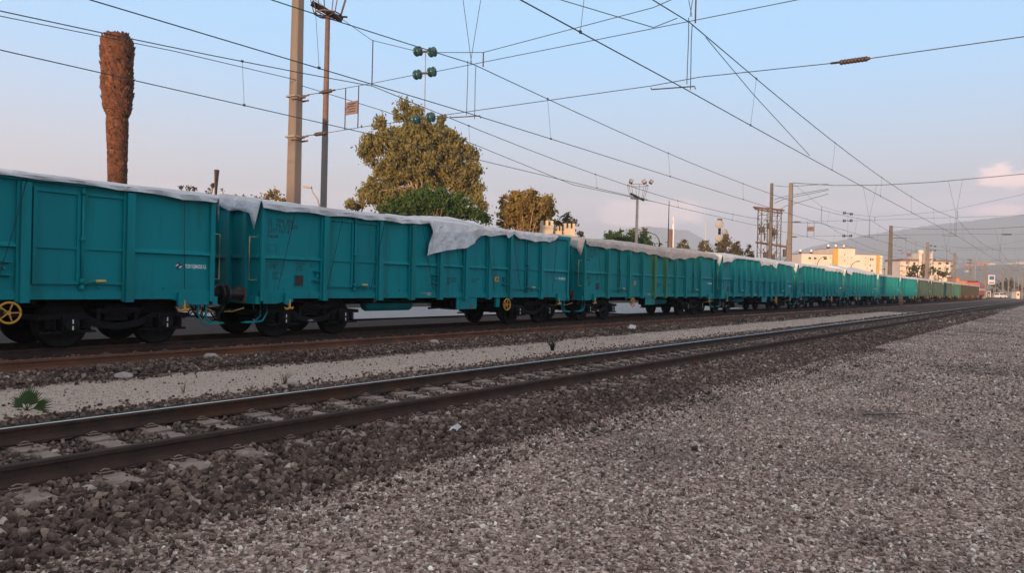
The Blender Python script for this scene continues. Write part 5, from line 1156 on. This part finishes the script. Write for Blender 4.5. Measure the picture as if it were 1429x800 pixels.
weed('small dark tuft on the pale gravel strip ahead', 771, 489, -.2, .30, 40, L_DRK, .7, 2, .01)
weed('thin dry stalks at the strip edge, left of the dry weed', 255, 546, -.2, .20, 5, DRY, .5, 3)
for i, (px_, py_) in enumerate(((750, 538), (985, 552), (1195, 512), (1240, 505))):
    weed(['dark tuft on the gravel below the near rails', 'small dark tuft on the open gravel', 'dark tuft left of the weedy patch at right', 'dark tuft in the weedy patch at right'][i], px_, py_, -.25, .08, 30, L_DRK, 1.2, 10+i, .01)
litter('dark twig lying on the open gravel at right', 1235, 577, [(-.30, 0, 0), (0, -.02, .02), (.28, .0, .03), (.02, .03, .02)], BLACKP, name='twig', cat='twig')

# ------------------------------------------------------------ scattered stones (uncountable: stuff)
def stone_sources(prefix, mat, n, flat, seed):
    col = bpy.data.collections.new(prefix)
    r_ = random.Random(seed)
    for i in range(n):
        bm = bmesh.new(); sx, sy, sz = r_.uniform(.85, 1.2), r_.uniform(.6, .95), r_.uniform(*flat)
        for _ in range(r_.choice((9, 11, 13, 15))):
            v = Vector((r_.gauss(0, 1), r_.gauss(0, 1), r_.gauss(0, 1))).normalized()*.5*r_.uniform(.85, 1.1); bm.verts.new((v.x*sx, v.y*sy, v.z*sz))
        h = bmesh.ops.convex_hull(bm, input=bm.verts); bmesh.ops.delete(bm, geom=[g for g in h['geom_interior'] if isinstance(g, bmesh.types.BMVert)], context='VERTS')
        bmesh.ops.bevel(bm, geom=bm.edges[:], offset=.03, segments=1, affect='EDGES')
        me = bpy.data.meshes.new(prefix+'_stone'); bm.to_mesh(me); bm.free(); me.materials.append(mat)
        o = bpy.data.objects.new(prefix+'_stone', me); col.objects.link(o)
    return col
def scatter(name, col, P, size, rngs, tilt=1.0):
    n = len(P); me = bpy.data.meshes.new(name); me.vertices.add(n); me.vertices.foreach_set('co', P.astype(np.float32).ravel())
    a = me.attributes.new('scl', 'FLOAT', 'POINT'); a.data.foreach_set('value', size.astype(np.float32))
    a = me.attributes.new('rot', 'FLOAT_VECTOR', 'POINT'); rv = rngs.uniform(0, 6.283, (n, 3)); rv[:, :2] = rngs.normal(0, .5*tilt, (n, 2)); a.data.foreach_set('vector', rv.astype(np.float32).ravel())
    a = me.attributes.new('idx', 'INT', 'POINT'); a.data.foreach_set('value', rngs.integers(0, 99, n).astype(np.int32))
    me.update(); o = bpy.data.objects.new(name, me); COL.objects.link(o)
    ng = bpy.data.node_groups.new(name, 'GeometryNodeTree'); ng.interface.new_socket('Geometry', in_out='INPUT', socket_type='NodeSocketGeometry'); ng.interface.new_socket('Geometry', in_out='OUTPUT', socket_type='NodeSocketGeometry')
    gi = ng.nodes.new('NodeGroupInput'); go = ng.nodes.new('NodeGroupOutput'); ip = ng.nodes.new('GeometryNodeInstanceOnPoints'); ci = ng.nodes.new('GeometryNodeCollectionInfo')
    ci.inputs[0].default_value = col; ci.inputs['Separate Children'].default_value = True; ip.inputs['Pick Instance'].default_value = True
    def at(nm, ty):
        k = ng.nodes.new('GeometryNodeInputNamedAttribute'); k.data_type = ty; k.inputs['Name'].default_value = nm; return k.outputs[0]
    l = ng.links; l.new(gi.outputs[0], ip.inputs['Points']); l.new(ci.outputs[0], ip.inputs['Instance']); l.new(at('idx', 'INT'), ip.inputs['Instance Index']); l.new(at('scl', 'FLOAT'), ip.inputs['Scale'])
    l.new(at('rot', 'FLOAT_VECTOR'), ip.inputs['Rotation']); l.new(ip.outputs[0], go.inputs[0])
    m = o.modifiers.new('scatter', 'NODES'); m.node_group = ng; return tag(o, kind='stuff')
gzv = np.vectorize(gz)
def in_view(P, marg=1.18):
    d = P - np.array(CAM)[None]; f = d@np.array(fwd); x = np.abs(d@np.array(rim))/np.maximum(f, .01)*F; y = np.abs(d@np.array(uim))/np.maximum(f, .01)*F
    return (f > .5) & (x < IW/2*marg) & (y < IH/2*marg)
def pts_area(L0, L1, Y0, Y1, dens, rngs):
    n = int((L1-L0)*(Y1-Y0)*dens); P = np.zeros((n, 3)); P[:, 0] = -rngs.uniform(L0, L1, n); P[:, 1] = rngs.uniform(Y0, Y1, n); return P[in_view(P)]
GRAV = randmat('gravel_stone', [(0, (0.101, 0.064, 0.053)), (.22, (0.228, 0.156, 0.130)), (.55, (0.374, 0.273, 0.229)), (.8, (0.522, 0.396, 0.334)), (.93, (0.723, 0.586, 0.507)), (1, (0.900, 0.874, 0.774))])
BALL = randmat('ballast_stone', [(0, (0.056, 0.035, 0.029)), (.4, (0.110, 0.071, 0.056)), (.75, (0.179, 0.120, 0.096)), (.95, (0.278, 0.201, 0.159)), (1, (0.521, 0.426, 0.354))])
cg = stone_sources('gravel', GRAV, 12, (.45, .8), 1); cb_ = stone_sources('ballast', BALL, 14, (.6, .95), 2)
r1 = np.random.default_rng(11)
parts = []; sizes = []
for (Y0, Y1, L0, L1, dens, s0, s1) in ((2.0, 9, -8, 5.0, 1500, .015, .064), (9, 15, -12, 5.2, 620, .022, .068), (15, 26, -12, 5.4, 260, .028, .075), (26, 46, -12, 5.6, 80, .035, .085), (46, 95, -14, 5.8, 14, .05, .12), (0.8, 4, -2, 5.0, 0, 0, 0)):
    if not dens: continue
    P = pts_area(L0, L1, Y0, Y1, dens, r1); parts.append(P); sizes.append(s0+(s1-s0)*r1.beta(1.1, 3.6, len(P)))
P = pts_area(2.5, 5.0, .8, 2.0, 1500, r1); parts.append(P); sizes.append(.016+.03*r1.beta(1.2, 3, len(P)))
P = np.concatenate(parts); S = np.concatenate(sizes)
edge = 4.95 + .35*np.sin(P[:, 1]*1.3) + .2*np.sin(P[:, 1]*3.7+1); keep = (-P[:, 0] < edge+r1.normal(0, .15, len(P))); P, S = P[keep], S[keep]
P[:, 2] = gzv(P[:, 0], P[:, 1])+S*.12; print('gravel', len(P))
scatter('gravel', cg, P, S*1.15, r1)
# ballast stones
def drift_arr(Y): return -.0062*np.maximum(0, np.minimum(Y, 90))
parts = []; sizes = []
def ballast(L0, L1, Y0, Y1, dens, s0, s1, nd=True):
    P = pts_area(L0, L1, Y0, Y1, dens, r1)
    if nd: P[:, 0] -= drift_arr(P[:, 1])
    parts.append(P); sizes.append(r1.uniform(s0, s1, len(P)))
for Y0, Y1, f_, g_ in ((.8, 12, 1, 1), (12, 24, .8, 1.1), (24, 45, .35, 1.5), (45, 75, .10, 2.2)):
    ballast(4.7, 6.15, Y0, Y1, 430*f_, .045*g_, .105*g_); ballast(4.6, 6.15, Y0, Y1, 500*f_, .025*g_, .065*g_)
    ballast(6.32, 7.63, Y0, Y1, 420*f_, .035*g_, .075*g_); ballast(7.82, 9.2, Y0, Y1, 430*f_, .04*g_, .085*g_)
for Y0, Y1, f_, g_ in ((.8, 16, 1, 1), (16, 34, .7, 1.15), (34, 70, .2, 1.8)):
    ballast(11.9, 13.15, Y0, Y1, 260*f_, .05*g_, .11*g_, False); ballast(11.4, 12.2, Y0, Y1, 60*f_, .03*g_, .09*g_, False)
    ballast(14.0, 14.95, Y0, Y1, 120*f_, .03, .07, False); ballast(15.2, 16.4, Y0, Y1, 110*f_, .04, .09, False)
for a_, b_, c_, d_, n_s in ((-9, 1, 12, 24, 1.6), (-3, 3.5, 7, 12, 1.2), (-9, 2, 24, 40, .8)): ballast(a_, b_, c_, d_, n_s, .035, .10)
ballast(9.2, 11.6, .8, 30, 9, .015, .06, False); ballast(9.2, 9.6, .8, 30, 60, .03, .07, False)
ballast(4.1, 4.9, .8, 24, 130, .025, .07, True); ballast(3.2, 4.3, .8, 24, 25, .02, .06, True)
P = np.concatenate(parts); S = np.concatenate(sizes)
# keep sleeper tops mostly clear
Ln = -P[:, 0]-drift_arr(P[:, 1]); ph = np.abs(((P[:, 1]-1.2+.3) % .6)-.3); onsl = (ph < .12) & (np.abs(Ln-6.97) < 1.22) & (np.abs(np.abs(Ln-6.97)-.75) > -1)
keep = ~onsl | (r1.uniform(0, 1, len(P)) < np.where(ph > .08, .6, .13)); P, S = P[keep], S[keep]
P[:, 2] = gzv(P[:, 0], P[:, 1])+S*.22; print('ballast', len(P))
for (px_, py_, n_c, sp) in ((1180, 510, 190, 1.1), (1150, 500, 120, 1.0), (1330, 520, 200, 1.2), (1390, 512, 240, 1.6), (1300, 533, 120, .8), (1425, 560, 160, .8), (1215, 505, 60, .7), (760, 480, 0, 1)):
    if not n_c: continue
    c_ = at_Z(px_, py_, -.25); Q = np.zeros((n_c, 3)); Q[:, 0] = r1.normal(c_.x, sp, n_c); Q[:, 1] = r1.normal(c_.y, sp*1.3, n_c); P = np.concatenate([P, Q]); q_s = r1.uniform(.02, .075, n_c); S = np.concatenate([S, q_s]); P[-n_c:, 2] = gzv(P[-n_c:, 0], P[-n_c:, 1])+q_s*.1
scatter('ballast', cb_, P, S, r1, 2.0)
SANDG = randmat('pale_strip_stone', [(0, (.22, .165, .14)), (.5, (.42, .34, .29)), (1, (.62, .53, .47))], patch=.9)
cl = stone_sources('light_gravel', SANDG, 5, (.5, .9), 3)
P = pts_area(13.5, 14.6, 1, 60, 120, r1); S = r1.uniform(.02, .06, len(P)); P[:, 2] = gzv(P[:, 0], P[:, 1])+S*.2; Q = pts_area(9.25, 11.7, .8, 22, 420, r1); T_ = r1.uniform(.008, .026, len(Q)); Q2 = pts_area(9.25, 11.9, 22, 60, 60, r1); T2 = r1.uniform(.02, .045, len(Q2)); P = np.concatenate([P, Q, Q2]); S = np.concatenate([S, T_, T2])
P[:, 2] = gzv(P[:, 0], P[:, 1])+S*.15; scatter('pale_gravel', cl, P, S*1.1, r1)

# ------------------------------------------------------------ haze
hm = bpy.data.materials.new('haze'); hm.use_nodes = True; n_ = hm.node_tree.nodes; n_.remove(n_['Principled BSDF'])
pv = n_.new('ShaderNodeVolumePrincipled'); pv.inputs['Color'].default_value = (.84, .90, .99, 1); pv.inputs['Density'].default_value = 3.4e-4; pv.inputs['Anisotropy'].default_value = 0
hm.node_tree.links.new(pv.outputs[0], n_['Material Output'].inputs['Volume'])
q = MB(); q.box((-5700, -700, -3.2), (5700, 5700, 620), hm); tag(q.build('haze'), kind='stuff')
